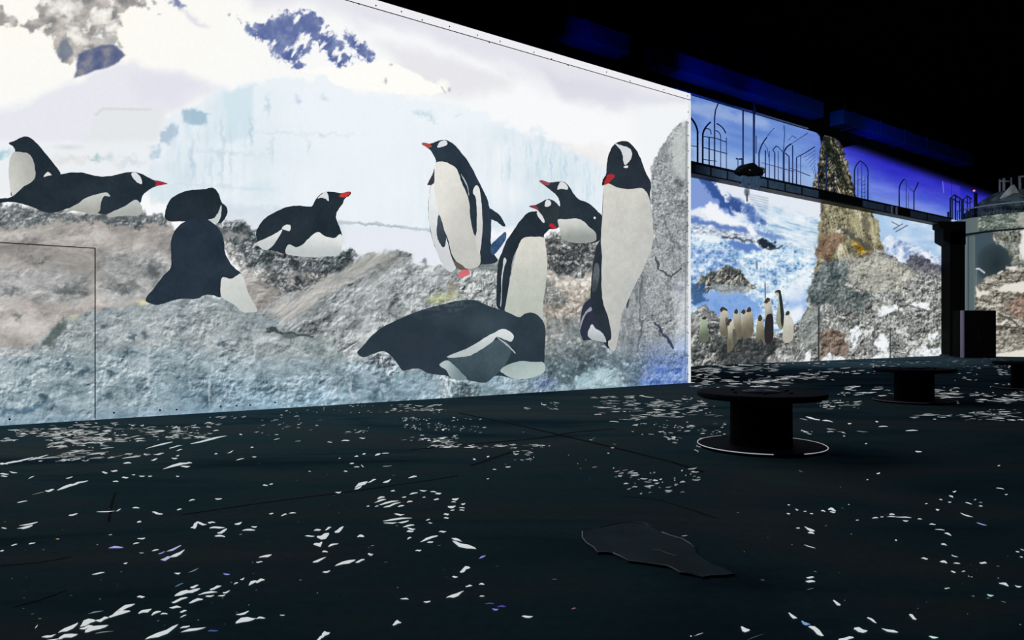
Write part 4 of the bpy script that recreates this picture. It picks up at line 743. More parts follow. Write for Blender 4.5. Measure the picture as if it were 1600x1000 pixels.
zt2 = on_wall(1080, 148, C2).z
SP0, SP1 = wall_s(1080, C2) - 1.2, wall_s(1484, C2) + .25
ds = 0.045
s_ = np.arange(SP0, SP1, ds); z_ = np.arange(0.0, zt2, ds)
SS, ZZ = np.meshgrid(s_, z_)
P2 = np.stack([N[0] * (C2 - .01) + D[0] * SS.ravel(), N[1] * (C2 - .01) + D[1] * SS.ravel(), ZZ.ravel()], -1)
u2, v2 = to_px(P2)
me = grid_mesh('projected_picture', P2, len(s_), len(z_))
pc = Pic(u2, v2, (120, 150, 215)); paint_far(pc); paint(me, pc.C)
pic2 = link('projected_picture', me, projected(), wall2)
tag(pic2, 'projected blue sky, icefall and tall ochre cliff on the far wall')
s_ = np.arange(wall_s(1470, C3) + .02, wall_s(1590, C3), .06); z_ = np.arange(7.0, zt2 + 3.0, .06)
SS, ZZ = np.meshgrid(s_, z_)
P3 = np.stack([N[0] * (C3 - .01) + D[0] * SS.ravel(), N[1] * (C3 - .01) + D[1] * SS.ravel(), ZZ.ravel()], -1)
u3, v3 = to_px(P3); me = grid_mesh('projected_picture', P3, len(s_), len(z_))
pc = Pic(u3, v3, (120, 150, 215)); paint_far(pc); paint(me, pc.C)
tag(link('projected_picture', me, projected(), wall3), 'deep blue projected sky fading into the dark')
put('picture_edge', *wbox(SP0, wall_s(1262, C2), zt2, zt2 + .07, C2 - .05, C2), mat('pale_edge', (150, 165, 190), .8), wall2)

CREAM = (198, 194, 176); CR2 = (104, 100, 86); PK = (62, 60, 58)
def small(label, body, head, base=CREAM, lo=CR2, extra=()):
    bx = np.array(body, float); xm = bx[:, 0].min() + .66 * np.ptp(bx[:, 0]); ym = bx[:, 1].min() + .3 * np.ptp(bx[:, 1]); yb = bx[:, 1].max() - .18 * np.ptp(bx[:, 1])
    rs = [q for q in body if q[0] > xm and ym < q[1] < yb]
    fl_ = [('flipper', zW([(xm - 6, ym + 30)] + [(a - 3, b) for a, b in rs] + [(xm + 4, yb)]), (92, 90, 84))] if len(rs) >= 2 else []
    penguin(label, zW(body), fl_ + [('head', zW(head), PK)] + [(n, zW(q), c) for n, q, c in extra], C2 - .012, wall2, 1, step=1.4, pf=down(base, lo, .2, -1, 5, 9))
small('small projected penguin under the greenish rock, far left of the group', [(160, 640), (168, 560), (190, 420), (240, 405), (260, 520), (272, 660), (200, 700)], [(195, 425), (215, 400), (245, 402), (240, 430)], (172, 186, 160), (96, 106, 92))
small('tall cream projected penguin at the left of the small group', [(408, 300), (440, 293), (475, 320), (490, 360), (502, 430), (492, 500), (482, 610), (420, 610), (403, 540), (403, 400)], [(400, 330), (408, 295), (440, 288), (480, 315), (482, 335), (440, 325), (415, 350)])
small('projected penguin in front of the small group, bending left', [(465, 480), (500, 430), (525, 423), (547, 460), (572, 540), (592, 620), (582, 700), (522, 792), (488, 802), (478, 700), (488, 560)], [(465, 484), (495, 435), (525, 420), (532, 445), (510, 470), (500, 500)])
small('projected penguin between the bending one and the middle pair', [(556, 345), (590, 310), (612, 350), (637, 440), (652, 600), (622, 655), (580, 600), (548, 440)], [(560, 350), (586, 308), (606, 345), (590, 370)], (190, 184, 162))
small('left bird of the close projected pair in mid group', [(638, 335), (670, 315), (695, 350), (722, 450), (737, 600), (700, 645), (660, 645), (638, 560), (638, 430)], [(636, 345), (668, 314), (692, 340), (672, 372), (650, 360)])
small('right bird of the close projected pair in mid group', [(690, 352), (730, 290), (762, 340), (782, 480), (772, 590), (742, 625), (722, 480)], [(700, 340), (728, 288), (755, 315), (745, 345)], (196, 190, 168))
small('projected penguin with spread feet right of the pair', [(820, 480), (833, 400), (860, 380), (887, 430), (907, 560), (925, 712), (890, 692), (860, 652), (818, 702), (808, 600)], [(832, 440), (840, 392), (862, 378), (880, 420), (860, 450)], (198, 188, 160))
small('dark-backed projected penguin standing tall near the centre', [(903, 220), (940, 183), (977, 210), (992, 330), (1007, 450), (1002, 640), (960, 702), (918, 692), (903, 560), (915, 400)], [(902, 225), (940, 182), (970, 200), (950, 230), (920, 250)], (190, 188, 176), (40, 40, 42), (('dark_lower_body', [(925, 395), (990, 370), (1008, 480), (1002, 640), (960, 703), (916, 694), (903, 560)], (42, 40, 42)),))
small('tallest slim projected penguin with green-black back', [(1018, 120), (1060, 93), (1087, 105), (1112, 250), (1127, 400), (1117, 525), (1080, 545), (1048, 480), (1038, 400), (1062, 200)], [(1016, 120), (1060, 92), (1088, 105), (1080, 135), (1050, 125)], (186, 190, 178), (140, 140, 126), (('back', [(1070, 100), (1090, 108), (1113, 250), (1128, 400), (1116, 520), (1092, 470), (1084, 300), (1070, 180)], (40, 50, 44)),))
small('pale projected penguin at the right end of the small group', [(1125, 440), (1140, 390), (1165, 335), (1192, 345), (1197, 390), (1227, 440), (1237, 560), (1222, 665), (1160, 695), (1113, 660), (1113, 560)], [(1140, 375), (1165, 333), (1192, 345), (1182, 375), (1160, 385)], (214, 212, 200), (180, 178, 164))

# ------------------------------------------------------------------ walkway beam in front of the far wall
STEEL = mat('grey_green_steel', (78, 100, 122), .6, .0, .3, .25, 3)
DSTEEL = mat('dark_steel', (20, 24, 30), .6, 0, .3)
BLACKM = mat('black_matt', (8, 8, 9), .85, 0, .1)
BY0, BY1 = 32.4, 49.0                                   # beam line in plan: depth at the two ends
B0 = np.array([(1066 - HU) / F * BY0, BY0]); B1 = np.array([(1486 - HU) / F * BY1, BY1])
BD = (B1 - B0) / np.hypot(*(B1 - B0)); BN = np.array([-BD[1], BD[0]]); BC = float(BN @ B0)
BZ = EYE + (HV - 253.5) / F * (BC / (BN[0] * (1085 - HU) / F + BN[1]))
def on_beam(u, v, off=0.0):
    rx = (u - HU) / F; t = (BC + off) / (BN[0] * rx + BN[1]); return Vector((rx * t, t, EYE + (HV - v) / F * t))
def bs(u): p = on_beam(u, HV); return float(BD @ np.array([p.x, p.y]))
def bbox(u0, u1, z0, z1, o0, o1):
    a, b = bs(u0), bs(u1)
    return [Vector((*(BN * (BC + o) + BD * s), z)) for o in (o0, o1) for s, z in ((a, z0), (b, z0), (b, z1), (a, z1))], BOXF
beam = empty('walkway_beam', on_beam(1085, HV)); beam.location.z = 0
tag(beam, 'dark steel girder walkway crossing in front of the far wall', 'beam')
put('web', *bbox(1066, 1486, BZ - .50, BZ - .06, 0, .25), STEEL, beam)
put('top_flange', *bbox(1066, 1486, BZ - .06, BZ, -.1, .6), DSTEEL, beam)
put('bottom_flange', *bbox(1066, 1486, BZ - .57, BZ - .50, -.1, .5), DSTEEL, beam)
for u in (1110, 1136, 1199, 1226, 1252, 1346, 1382, 1448): put('stiffener', *bbox(u - .6, u + .6, BZ - .5, BZ - .06, -.05, .02), DSTEEL, beam)
for u0, u1 in ((1156, 1166), (1169, 1178), (1180, 1184)): put('bracket', *bbox(u0, u1, BZ - .72, BZ - .04, -.14, .02), STEEL, beam)
for u0, u1 in ((1279, 1345), (1396, 1421)): put('projected_dark_patch', *bbox(u0, u1, BZ - .56, BZ - .05, -.06, .0), BLACKM, beam)  # black panels put where the projection on the beam goes dark
for u in (1391, 1398): put('hanger_rod', *bbox(u - .9, u + .9, BZ - .55, BZ - .08, -.16, -.08), mat('pale_steel', (120, 126, 136), .5), beam)
RAILM = mat('blue_black_tube', (42, 58, 110), .5, 0, .3)
RAILT = mat('thin_blue_tube', (84, 112, 176), .6, 0, .3)
def arc(u0, v0, u1, v1, bow, n=6):
    out = []
    for k in range(n + 1):
        t = k / n; nx, ny = (v1 - v0), -(u1 - u0); L = math.hypot(nx, ny)
        b = bow * 4 * t * (1 - t); out.append((u0 + (u1 - u0) * t + nx / L * b, v0 + (v1 - v0) * t + ny / L * b))
    return out
def bv(u): return HV - (BZ - EYE) * F / on_beam(u, HV).y          # picture height of the beam's top at u
def hoop_frame(label, items, off=.15):
    us = [q[1][0][0] for q in items]; e = empty('arched_rail_frame', on_beam(sum(us) / len(us), HV, off)); e.location.z = BZ
    tag(e, label, 'railing', 'arched tube frames on the walkway')
    for nm, pts, r in items:
        tube(nm, [on_beam(a, b, off) for a, b in pts], r * .62, RAILM if r > .04 else RAILT, e, 6)
hoop_frame('curved tube rail frame nearest the white wall edge', [('hoop', [(1090, bv(1090)), (1090, 206)] + arc(1090, 206, 1079, 184, -2), .07), ('rail', [(1068, 226), (1089, 229)], .03)])
hoop_frame('large pointed arch frame with crossbars, left end of walkway', [
    ('hoop', [(1098, bv(1098)), (1098, 210)] + arc(1098, 210, 1110, 191, 2), .07), ('inner_arch', [(1099, 204)] + arc(1100, 202, 1111, 210, 5), .04),
    ('post', [(1108, bv(1108)), (1108, 214)], .05), ('post', [(1116.5, bv(1116)), (1116.5, 184), (1118, 172), (1122, 162)], .05), ('post', [(1126, bv(1126)), (1126, 212)], .035), ('post', [(1135, bv(1135)), (1135, 215)], .035),
    ('hoop', arc(1120, 193, 1134, 208, 2), .05), ('inner_arch', arc(1118, 204, 1126, 213, 2), .04), ('rail', [(1098, 213), (1118, 216), (1135, 222)], .035), ('rail', [(1098, 230), (1120, 236), (1136, 240)], .035), ('rail', [(1098, 249), (1120, 252)], .03)])
e = hoop_frame('two small capped studs beside the black projector', [('stud', [(1153, bv(1153)), (1153, 248)], .04), ('stud', [(1159, bv(1159)), (1159, 247)], .04), ('cap', [(1150.5, 248), (1152, 248)], .07), ('cap', [(1155, 248.5), (1158, 248.5)], .07)], .5)
hoop_frame('slim upright pole left of the black projector', [('post', [(1161, bv(1161)), (1161, 172)], .06)], .5)
hoop_frame('thick pole rising past the top of the picture, behind projector', [('post', [(1178, bv(1178)), (1178, 160)], .09), ('post', [(1181.5, 240), (1181.5, 212)], .04), ('rail', [(1179.6, 168), (1179.8, 178)], .07)], .5)
hoop_frame('long branching tube railing between the black projector and the cliff', [('hoop', [(1186, bv(1186)), (1186, 240)] + arc(1186, 240, 1198, 215, 2), .06), ('hoop', arc(1198, 215, 1210, 200, 1), .03), ('inner_arch', [(1192, 222), (1199, 232), (1201, 246)], .03), ('post', [(1196, bv(1196)), (1196, 235)], .05), ('post', [(1202, bv(1202)), (1202, 236)], .04), ('post', [(1210.5, bv(1210)), (1210.5, 239), (1207.5, 234), (1213, 228)], .05), ('rail', [(1190, 254), (1226, 264)], .03),
    ('post', [(1224.5, bv(1224)), (1224.5, 239)], .08), ('hoop', arc(1224.5, 239, 1236, 225, 2), .07), ('hoop', [(1224.5, 239), (1218, 232)] + arc(1218, 232, 1213, 229, -1), .04), ('branch', [(1236, 225), (1262, 208)], .03), ('branch', [(1224, 236), (1226, 210), (1225, 196)], .04), ('branch', [(1232, 219), (1238, 212), (1244, 216)], .03),
    ('post', [(1233, bv(1233)), (1233, 245), (1227, 239)], .05), ('post', [(1238.5, bv(1238)), (1238.5, 227)], .05), ('post', [(1244.5, bv(1244)), (1244.5, 246), (1258, 239), (1273, 229.5)], .05), ('post', [(1251, bv(1251)), (1251, 242)], .035), ('post', [(1216, bv(1216)), (1216, 236)], .035), ('rail', [(1233, 262), (1266, 275)], .035), ('rail', [(1204, 258), (1233, 266), (1240, 268)], .03)] +
    [('wire', [(1256 + 3 * k, 246 + 5 * k), (1274, 235 + 5 * k)], .022) for k in range(8)])
hoop_frame('dark uprights standing before the rocky cliff top', [('post', [(1291, bv(1291)), (1291, 240)], .07), ('post', [(1303, bv(1303)), (1303, 264)], .05), ('post', [(1279, bv(1279)), (1279, 262)], .05)])
hoop_frame('round-topped ladder cage frame right of the cliff', [('hoop', [(1335, bv(1335)), (1335, 272)] + arc(1335, 272, 1344, 251.5, 3) + arc(1344, 251.5, 1356, 276, 5)[1:] + [(1356, bv(1356))], .06), ('post', [(1340.5, bv(1340)), (1340.5, 262)], .04), ('post', [(1346.5, bv(1346)), (1346.5, 253)], .04), ('post', [(1351.5, bv(1351)), (1351.5, 276)], .03)] + [('rung', [(1346.5, 284 + 6 * k), (1351.5, 282 + 6 * k)], .025) for k in range(5)] + [('rung', [(1341, 282), (1346, 279)], .03)])
hoop_frame('open pair of bent tube posts on the right walkway', [('hoop', [(1405, bv(1405)), (1405, 296)] + arc(1405, 296, 1413, 280, 2), .07), ('post', [(1416, bv(1416)), (1416, 281)], .04), ('hoop', [(1428, bv(1428)), (1428, 300), (1435, 285)], .06), ('brace', [(1418, 291), (1428, 300)], .03), ('post', [(1419.5, bv(1419)), (1419.5, 301)], .025)])
# hooded projector on the beam
pj = empty('hooded_projector', on_beam(1176, HV, -.1)); pj.location.z = BZ
tag(pj, 'black hooded projector unit sitting on the walkway beam', 'projector')
out = [(1156, 268), (1160, 263.5), (1166, 261.5), (1170, 257), (1174, 254.3), (1178, 254), (1182, 256), (1186, 260), (1190, 262), (1195, 265.5), (1192, 269.5), (1186, 271), (1178, 273), (1168, 272), (1158, 270)]
fr = [on_beam(a, b, -.35) for a, b in out]; bk = [p + Vector((*(BN * .7), 0)) for p in fr]; n_ = len(fr)
o = put('hood', fr + bk, [tuple(range(n_)), tuple(range(2 * n_ - 1, n_ - 1, -1))] + [(k, (k + 1) % n_, n_ + (k + 1) % n_, n_ + k) for k in range(n_)], BLACKM, pj); bevel(o, .08, 3)
put('lens_slot', *[(lambda q: (q, BOXF))([on_beam(a, b, o_) for o_ in (-.42, -.34) for a, b in ((1170, 266), (1173, 267), (1173, 265), (1170, 264.5))])][0], mat('pale_lens', (120, 130, 140), .3), pj)
put('foot', *bbox(1176, 1180, BZ, BZ + .28, -.2, .1), DSTEEL, pj); put('foot', *bbox(1184.5, 1187, BZ, BZ + .3, -.2, .1), DSTEEL, pj)
tube('carry_handle', [on_beam(a, b, -.1) for a, b in ((1189, 271), (1193, 270), (1195.5, 266), (1193, 263.5), (1188, 262))], .05, mat('worn_handle', (90, 80, 70), .6), pj, 6)

# ------------------------------------------------------------------ black pillar, round tower and cabinet at the end of the hall
def at(u, v, Y): return Vector(((u - HU) / F * Y, Y, EYE + (HV - v) / F * Y))
def fbox(u0, u1, z0, z1, Y, dep):
    a, b = (u0 - HU) / F * Y, (u1 - HU) / F * Y
    return [Vector((x, y, z)) for y in (Y, Y + dep) for x, z in ((a, z0), (b, z0), (b, z1), (a, z1))], BOXF
YP = 47.6
pil = empty('black_pillar', ((1495 - HU) / F * YP, YP, 0)); tag(pil, 'square black pillar between the far wall and the round tower', 'pillar')
zc = at(1495, 347, YP).z
bevel(put('shaft', *fbox(1484.5, 1508, 0, zc - .6, YP, 1.0), BLACKM, pil), .02)
q = [at(a, b, YP) for a, b in ((1468, 346), (1509, 346), (1509, 382), (1485.5, 382), (1474, 375.5), (1474, 357), (1468, 356))]
n_ = len(q); q2 = [p + Vector((0, 1.1, 0)) for p in q]
put('capital', q + q2, [tuple(range(n_)), tuple(range(2 * n_ - 1, n_ - 1, -1))] + [(k, (k + 1) % n_, n_ + (k + 1) % n_, n_ + k) for k in range(n_)], BLACKM, pil)
put('base_plate', *fbox(1483.5, 1509, 0, .12, YP - .06, 1.1), DSTEEL, pil)

TC = Vector(((1592 - HU) / F * 50.0, 50.0, 0)); RB, RS = 3.95, 4.62
tow = empty('round_tower', TC); tag(tow, 'round tower with balcony slab carrying a projected rock picture, right edge', 'tower')
TG = lambda z0, z1, R, a0, a1, dz=.06, da=.012: (np.arange(a0, a1, da), np.arange(z0, z1 + .001, dz), R)
def tower_skin(name, z0, z1, R, paint_fn, parent, a0=math.pi * .95, a1=math.pi * 2.05, close=0.0):
    A, Zs, _ = TG(z0, z1, R, a0, a1); AA, ZZ = np.meshgrid(A, Zs)
    P = np.stack([TC.x + R * np.cos(AA.ravel()), TC.y + R * np.sin(AA.ravel()), ZZ.ravel()], -1)
    me = grid_mesh(name, P, len(A), len(Zs)); uu, vv = to_px(P)
    pc = Pic(uu, vv, (62, 78, 84)); paint_fn(pc); paint(me, pc.C)
    o = link(name, me, projected()); o.parent = parent; o.matrix_parent_inverse = parent.matrix_basis.inverted(); return o
def paint_tower(p):
    U, V = p.U, p.V
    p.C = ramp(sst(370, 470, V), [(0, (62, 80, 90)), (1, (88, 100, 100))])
    p.poly([(1520, 372), (1560, 372), (1556, 432), (1530, 436), (1518, 420)], (66, 82, 92), 6)
    p.blob(1556, 412, 30, 34, (36, 48, 52), 1, p=.45); p.blob(1540, 400, 16, 22, (50, 64, 70), .6)
    rk = rock([(0, (34, 38, 36)), (.4, (92, 96, 88)), (.7, (142, 144, 134)), (1, (204, 206, 194))], 12, 201, 1.0, 1.5, .7, 4, .3, .2)
    p.poly([(1550, 362), (1575, 360), (1700, 352), (1700, 420), (1580, 412), (1578, 396), (1568, 386), (1556, 382)], rk, 2, 3, 7)
    p.poly([(1596, 358), (1610, 356), (1610, 400), (1592, 404)], (226, 228, 220), 3, 3, 7)
    p.poly([(1536, 436), (1552, 428), (1566, 424), (1580, 418), (1700, 410), (1700, 560), (1500, 560), (1523, 478), (1524, 452)], rock([(0, (44, 42, 38)), (.35, (100, 96, 88)), (.65, (140, 136, 126)), (1, (206, 202, 190))], 12, 203, .2, 1.5, .8, 4, .35, .2), 2, 3, 7)
    p.poly([(1588, 465), (1600, 458), (1700, 440), (1700, 500), (1590, 498), (1572, 482)], rock([(0, (66, 44, 34)), (.5, (128, 108, 96)), (1, (184, 162, 148))], 10, 205), 2.5, 3, 7)
    for q in ([(1558, 452), (1575, 444), (1600, 440), (1620, 446), (1596, 458), (1570, 456)], [(1524, 448), (1532, 456), (1546, 454), (1544, 460), (1524, 466)], [(1557, 508), (1570, 500), (1582, 498), (1566, 508)], [(1572, 417), (1590, 416.5), (1590, 420.5), (1572, 421)], [(1556, 554), (1600, 546), (1640, 546), (1640, 560), (1556, 560)]):
        p.poly(q, (226, 222, 212), 1.5, 2, 6)
    p.line([(1566, 424), (1560, 427)], (210, 206, 196), 2); p.line([(1525.5, 420), (1530, 420), (1538, 426)], (206, 212, 214), 1.3); p.line([(1525.5, 421), (1525.5, 446)], (120, 132, 134), 1, .7)
    p.line([(1560, 490), (1590, 510), (1620, 512)], (56, 50, 44), 2, .7, 3); p.line([(1557, 510), (1600, 514)], (54, 50, 44), 2, .7, 2)
    p.poly([(1502, 366), (1522.5, 366), (1522.5, 486), (1502, 486)], ramp(np.array([.5]), [(0, (86, 102, 104)), (1, (86, 102, 104))])[0], .8)
    p.line([(1513, 362), (1513, 486)], (58, 70, 76), 1.2, .9); p.line([(1522.5, 370), (1522.5, 486)], (104, 120, 122), 1, .7); p.line([(1510, 362), (1508, 486)], (112, 126, 128), 1, .5)
    # shade right under the slab painted as a dark band; picture starts below it
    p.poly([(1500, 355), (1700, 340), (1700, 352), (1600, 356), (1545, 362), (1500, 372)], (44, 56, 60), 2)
zs1 = at(1484, 346, 50).z; zs0 = zs1 - 1.02
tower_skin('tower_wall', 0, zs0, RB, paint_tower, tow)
cv, cf = lathe([(0, 0.0), (RB - .04, 0.0), (RB - .04, zs0), (0, zs0)], 72)
put('tower_core', [Vector(v) + TC for v in cv], cf, BLACK, tow)
def paint_slab(p):
    p.C = ramp(sst(1484, 1530, p.U), [(0, (74, 92, 112)), (1, (96, 108, 106))])
    p.poly([(1528, 330), (1700, 300), (1700, 370), (1528, 366)], rock([(0, (44, 54, 52)), (.4, (80, 92, 86)), (.7, (110, 120, 112)), (1, (164, 172, 162))], 9, 211, .3, 1.5, .8, 4, .5), 1.5)
    p.poly([(1590, 320), (1700, 310), (1700, 360), (1588, 352)], (176, 176, 164), 3, 3, 7, alpha=.7)
slab = tower_skin('balcony_edge', zs0, zs1, RS, paint_slab, tow)
cv, cf = lathe([(0, zs0 + .01), (RS - .04, zs0 + .01), (RS - .04, zs1 - .005), (0, zs1 - .005)], 72)
put('balcony_slab', [Vector(v) + TC for v in cv], cf, mat('slab_concrete', (58, 68, 70), .9, noise=.2), tow)
# balcony rail
def rim(a, r, z): return TC + Vector((r * math.cos(a), r * math.sin(a), z))
GR = mat('grey_rail', (150, 160, 176), .5, 0, .4)
rail = empty('balcony_railing', TC); tag(rail, 'grey curved balcony railing on top of the round tower slab', 'railing')
rail.location.z = zs1
tube('handrail', [rim(math.pi * (1.0 + .5 * k / 24), RS - .25, zs1 + .72) for k in range(25)], .05, GR, rail, 6)
for k in range(17): a = math.pi * (1.0 + .5 * k / 16); tube('baluster', [rim(a, RS - .25, zs1), rim(a, RS - .25, zs1 + .72)], .028, RAILM, rail, 6)
# arched gates on the balcony corner, dark post
gate = empty('arched_balcony_gate', at(1495, 346, 49)); gate.location.z = zs1; tag(gate, 'twin pointed blue-black tube gate at the tower balcony corner', 'gate')
ty = 49.2
T = lambda L: [at(a, b, ty) for a, b in L]
for nm, L, r in (('frame', [(1485, 344), (1485, 310), (1491, 304.5), (1503, 312), (1503, 343)], .06), ('post', [(1493, 344), (1493, 306)], .05), ('brace', [(1486, 309), (1499, 317)], .04), ('post', [(1499.5, 343), (1499.5, 312)], .04), ('post', [(1488.5, 343), (1488.5, 311)], .03),
                 ('frame', [(1505, 342), (1505, 312), (1511, 306), (1518, 311)], .05), ('post', [(1511.5, 341), (1511.5, 307)], .035), ('post', [(1515.5, 340), (1515.5, 311)], .03), ('brace', [(1505, 313), (1512, 318), (1519, 315)], .03), ('latch_post', [(1481.5, 344), (1481.5, 331)], .07)):
    tube(nm, T(L), r, RAILM, gate, 6)
bpost = empty('beacon_post', at(1524, 340, 49.0)); bpost.location.z = zs1; tag(bpost, 'dark post with a tiny red light on the tower balcony', 'post')
tube('post', [Vector((*at(1524.5, 345, 49).xy, zs1 + .01)), at(1524.5, 301, 49)], .11, mat('dark_blue_paint', (16, 18, 42), .6), bpost, 8)
lm = bpy.data.materials.new('red_lamp'); lm.use_nodes = True; b_ = lm.node_tree.nodes['Principled BSDF']; b_.inputs['Emission Color'].default_value = (1, .18, .25, 1); b_.inputs['Emission Strength'].default_value = .7
cv, cf = lathe([(0, 0), (.07, .02), (.08, .08), (.04, .13), (0, .14)], 12); p0 = at(1522, 299.5, 49)
put('lamp', [Vector(v) + p0 for v in cv], cf, lm, bpost, True)
# rockery on the tower roof
def boulder(name, base, top, R, Hh, m, parent, seed, sq=1.0, peak=1.0):
    bm = bmesh.new(); bmesh.ops.create_icosphere(bm, subdivisions=4, radius=1.0); rr = np.random.RandomState(seed)
    co = np.array([v.co for v in bm.verts])
    n = fbm(co[:, 0] * 2 + seed + co[:, 2], co[:, 1] * 2 + co[:, 2] * 1.3, 5, seed)
    for v, k in zip(bm.verts, n):
        z = max(v.co.z, -.1); f = (1 - max(z, 0) ** peak * .0)
        taper = max(.03, 1 - max(z, 0)) if peak > 1 else 1.0
        v.co = Vector((v.co.x * R * (.8 + .4 * k) * (taper ** .4 if peak > 1 else 1), v.co.y * R * sq * (.8 + .4 * k), z * Hh * (.8 + .4 * k)))
    me = bpy.data.meshes.new(name); bm.to_mesh(me); bm.free()
    for p in me.polygons: p.use_smooth = False
    o = link(name, me, m, parent); o.matrix_parent_inverse = parent.matrix_basis.inverted() if parent else o.matrix_parent_inverse
    o.location = base; return o
RKD = mat('dark_rock', (92, 106, 104), .95, noise=.5, nscale=1.5); RKL = mat('pale_rock', (205, 205, 196), .9, noise=.3, nscale=1.5)
rk = empty('rockery', TC); rk.location.z = zs1; tag(rk, 'dark rocky mound on the tower roof with a pale peak', 'rocks')
boulder('mound', Vector((TC.x, TC.y, zs1 + .42)), None, 3.0, 1.75, RKD, rk, 5)
pk = [(1561, 311), (1570, 300), (1578, 291), (1584.5, 288), (1588, 293), (1592, 302), (1593, 309), (1580, 311)]
fr = [at(a, b, 48.6) for a, b in pk]; bk = [at(a * .7 + 1580 * .3, b * .8 + 309 * .2, 50.2) for a, b in pk]; mid = [at(a * .95 + 1580 * .05, b, 49.2) for a, b in pk]; n_ = len(pk)
cf_ = at(1579, 303, 48.25)
put('peak', [cf_] + fr + bk, [(0, 1 + k, 1 + (k + 1) % n_) for k in range(n_)] + [(1 + k, 1 + n_ + k, 1 + n_ + (k + 1) % n_, 1 + (k + 1) % n_) for k in range(n_)] + [tuple(1 + n_ + k for k in range(n_))], RKL, rk)
sr = empty('roof_scaffold_rail', at(1570, 300, 51.0)); tag(sr, 'small pale scaffold rail behind the peak on the tower roof', 'railing')
SRM = mat('pale_rail', (150, 156, 160), .6)
for nm, L, r in (('upright', [(1562, 304), (1562, 280)], .07), ('upright', [(1568.5, 303), (1568.5, 278.5)], .1), ('upright', [(1580, 300), (1580, 277.5)], .06), ('cross_bar', [(1562, 283), (1580, 283.5)], .06), ('upright', [(1594, 300), (1593, 275)], .1), ('cross_bar', [(1594, 276), (1606, 275)], .07)):
    tube(nm, [at(a, b, 51.0) for a, b in L], r, SRM, sr, 6)
# black cabinet
YC = 44.6
cab = empty('black_cabinet', at(1530, 559.5, YC)); cab.location.z = 0; tag(cab, 'tall plain black cabinet standing at the foot of the round tower', 'cabinet')
ch = at(1530, 485, YC).z
bevel(put('body', *fbox(1507, 1556.5, 0.06, ch, YC, 1.2), BLACKM, cab), .02)
dl = put('door', *fbox(1509.5, 1532, .15, ch - .1, YC - .03, .03), BLACKM, cab); put('door', *fbox(1533, 1554.5, .15, ch - .1, YC - .03, .03), BLACKM, cab)
put('plinth', *fbox(1508, 1555.5, 0, .06, YC + .03, 1.1), DSTEEL, cab); put('lit_edge', *fbox(1505, 1506.8, 0.02, ch, YC - .02, .3), mat('lilac_lit_edge', (150, 140, 165), .7), cab)  # lilac light along the cabinet's edge put into this colour
put('handle', *fbox(1530, 1531, 1.2, 1.6, YC - .08, .05), DSTEEL, dl)

# ------------------------------------------------------------------ ducts under the ceiling, in front of the far wall
DUCT = mat('blue_lit_duct', (0.002, 0.022, 0.15), .8, 0, .0, .15, 2)  # blue stage light put into the duct's base colour
cd = C2 - .9
zb = on_wall(1080, 116, cd).z; zT = on_wall(1080, 87, cd).z
for nm, ua, ub, lb in (('ventilation_duct', 880, 984, 'short ribbed blue-lit duct above the white wall end'), ('ventilation_duct', 1030, 1288, 'long blue-lit duct above the walkway'), ('ventilation_duct', 1318, 1520, 'blue-lit duct above the cliff and tower end')):
    s0, s1 = wall_s(ua, cd), wall_s(ub, cd)
    e = empty(nm, wall_pt((s0 + s1) / 2, zb, cd)); tag(e, lb, 'duct', 'ducts under the ceiling')
    bevel(put('casing', *wbox(s0, s1, zb, zT, cd, cd + .85), DUCT, e), .06)
    k = s0 + 1.2
    while k < s1 - .3: put('flange_ring', *wbox(k - .03, k + .03, zb - .03, zT + .03, cd - .03, cd + .86), DUCT, e); k += 3.0
    if ua == 880:
        for j in range(7):
            z = zb + .1 + j * (zT - zb - .2) / 6
            put('rib', *wbox(s0 + 1.5, s1, z - .015, z + .015, cd - .05, cd), DUCT, e)
    for k in (s0 + .8, s1 - .8): tube('hanger', [wall_pt(k, zT, cd + .4), wall_pt(k, 16.2, cd + .4)], .02, DSTEEL, e, 6)

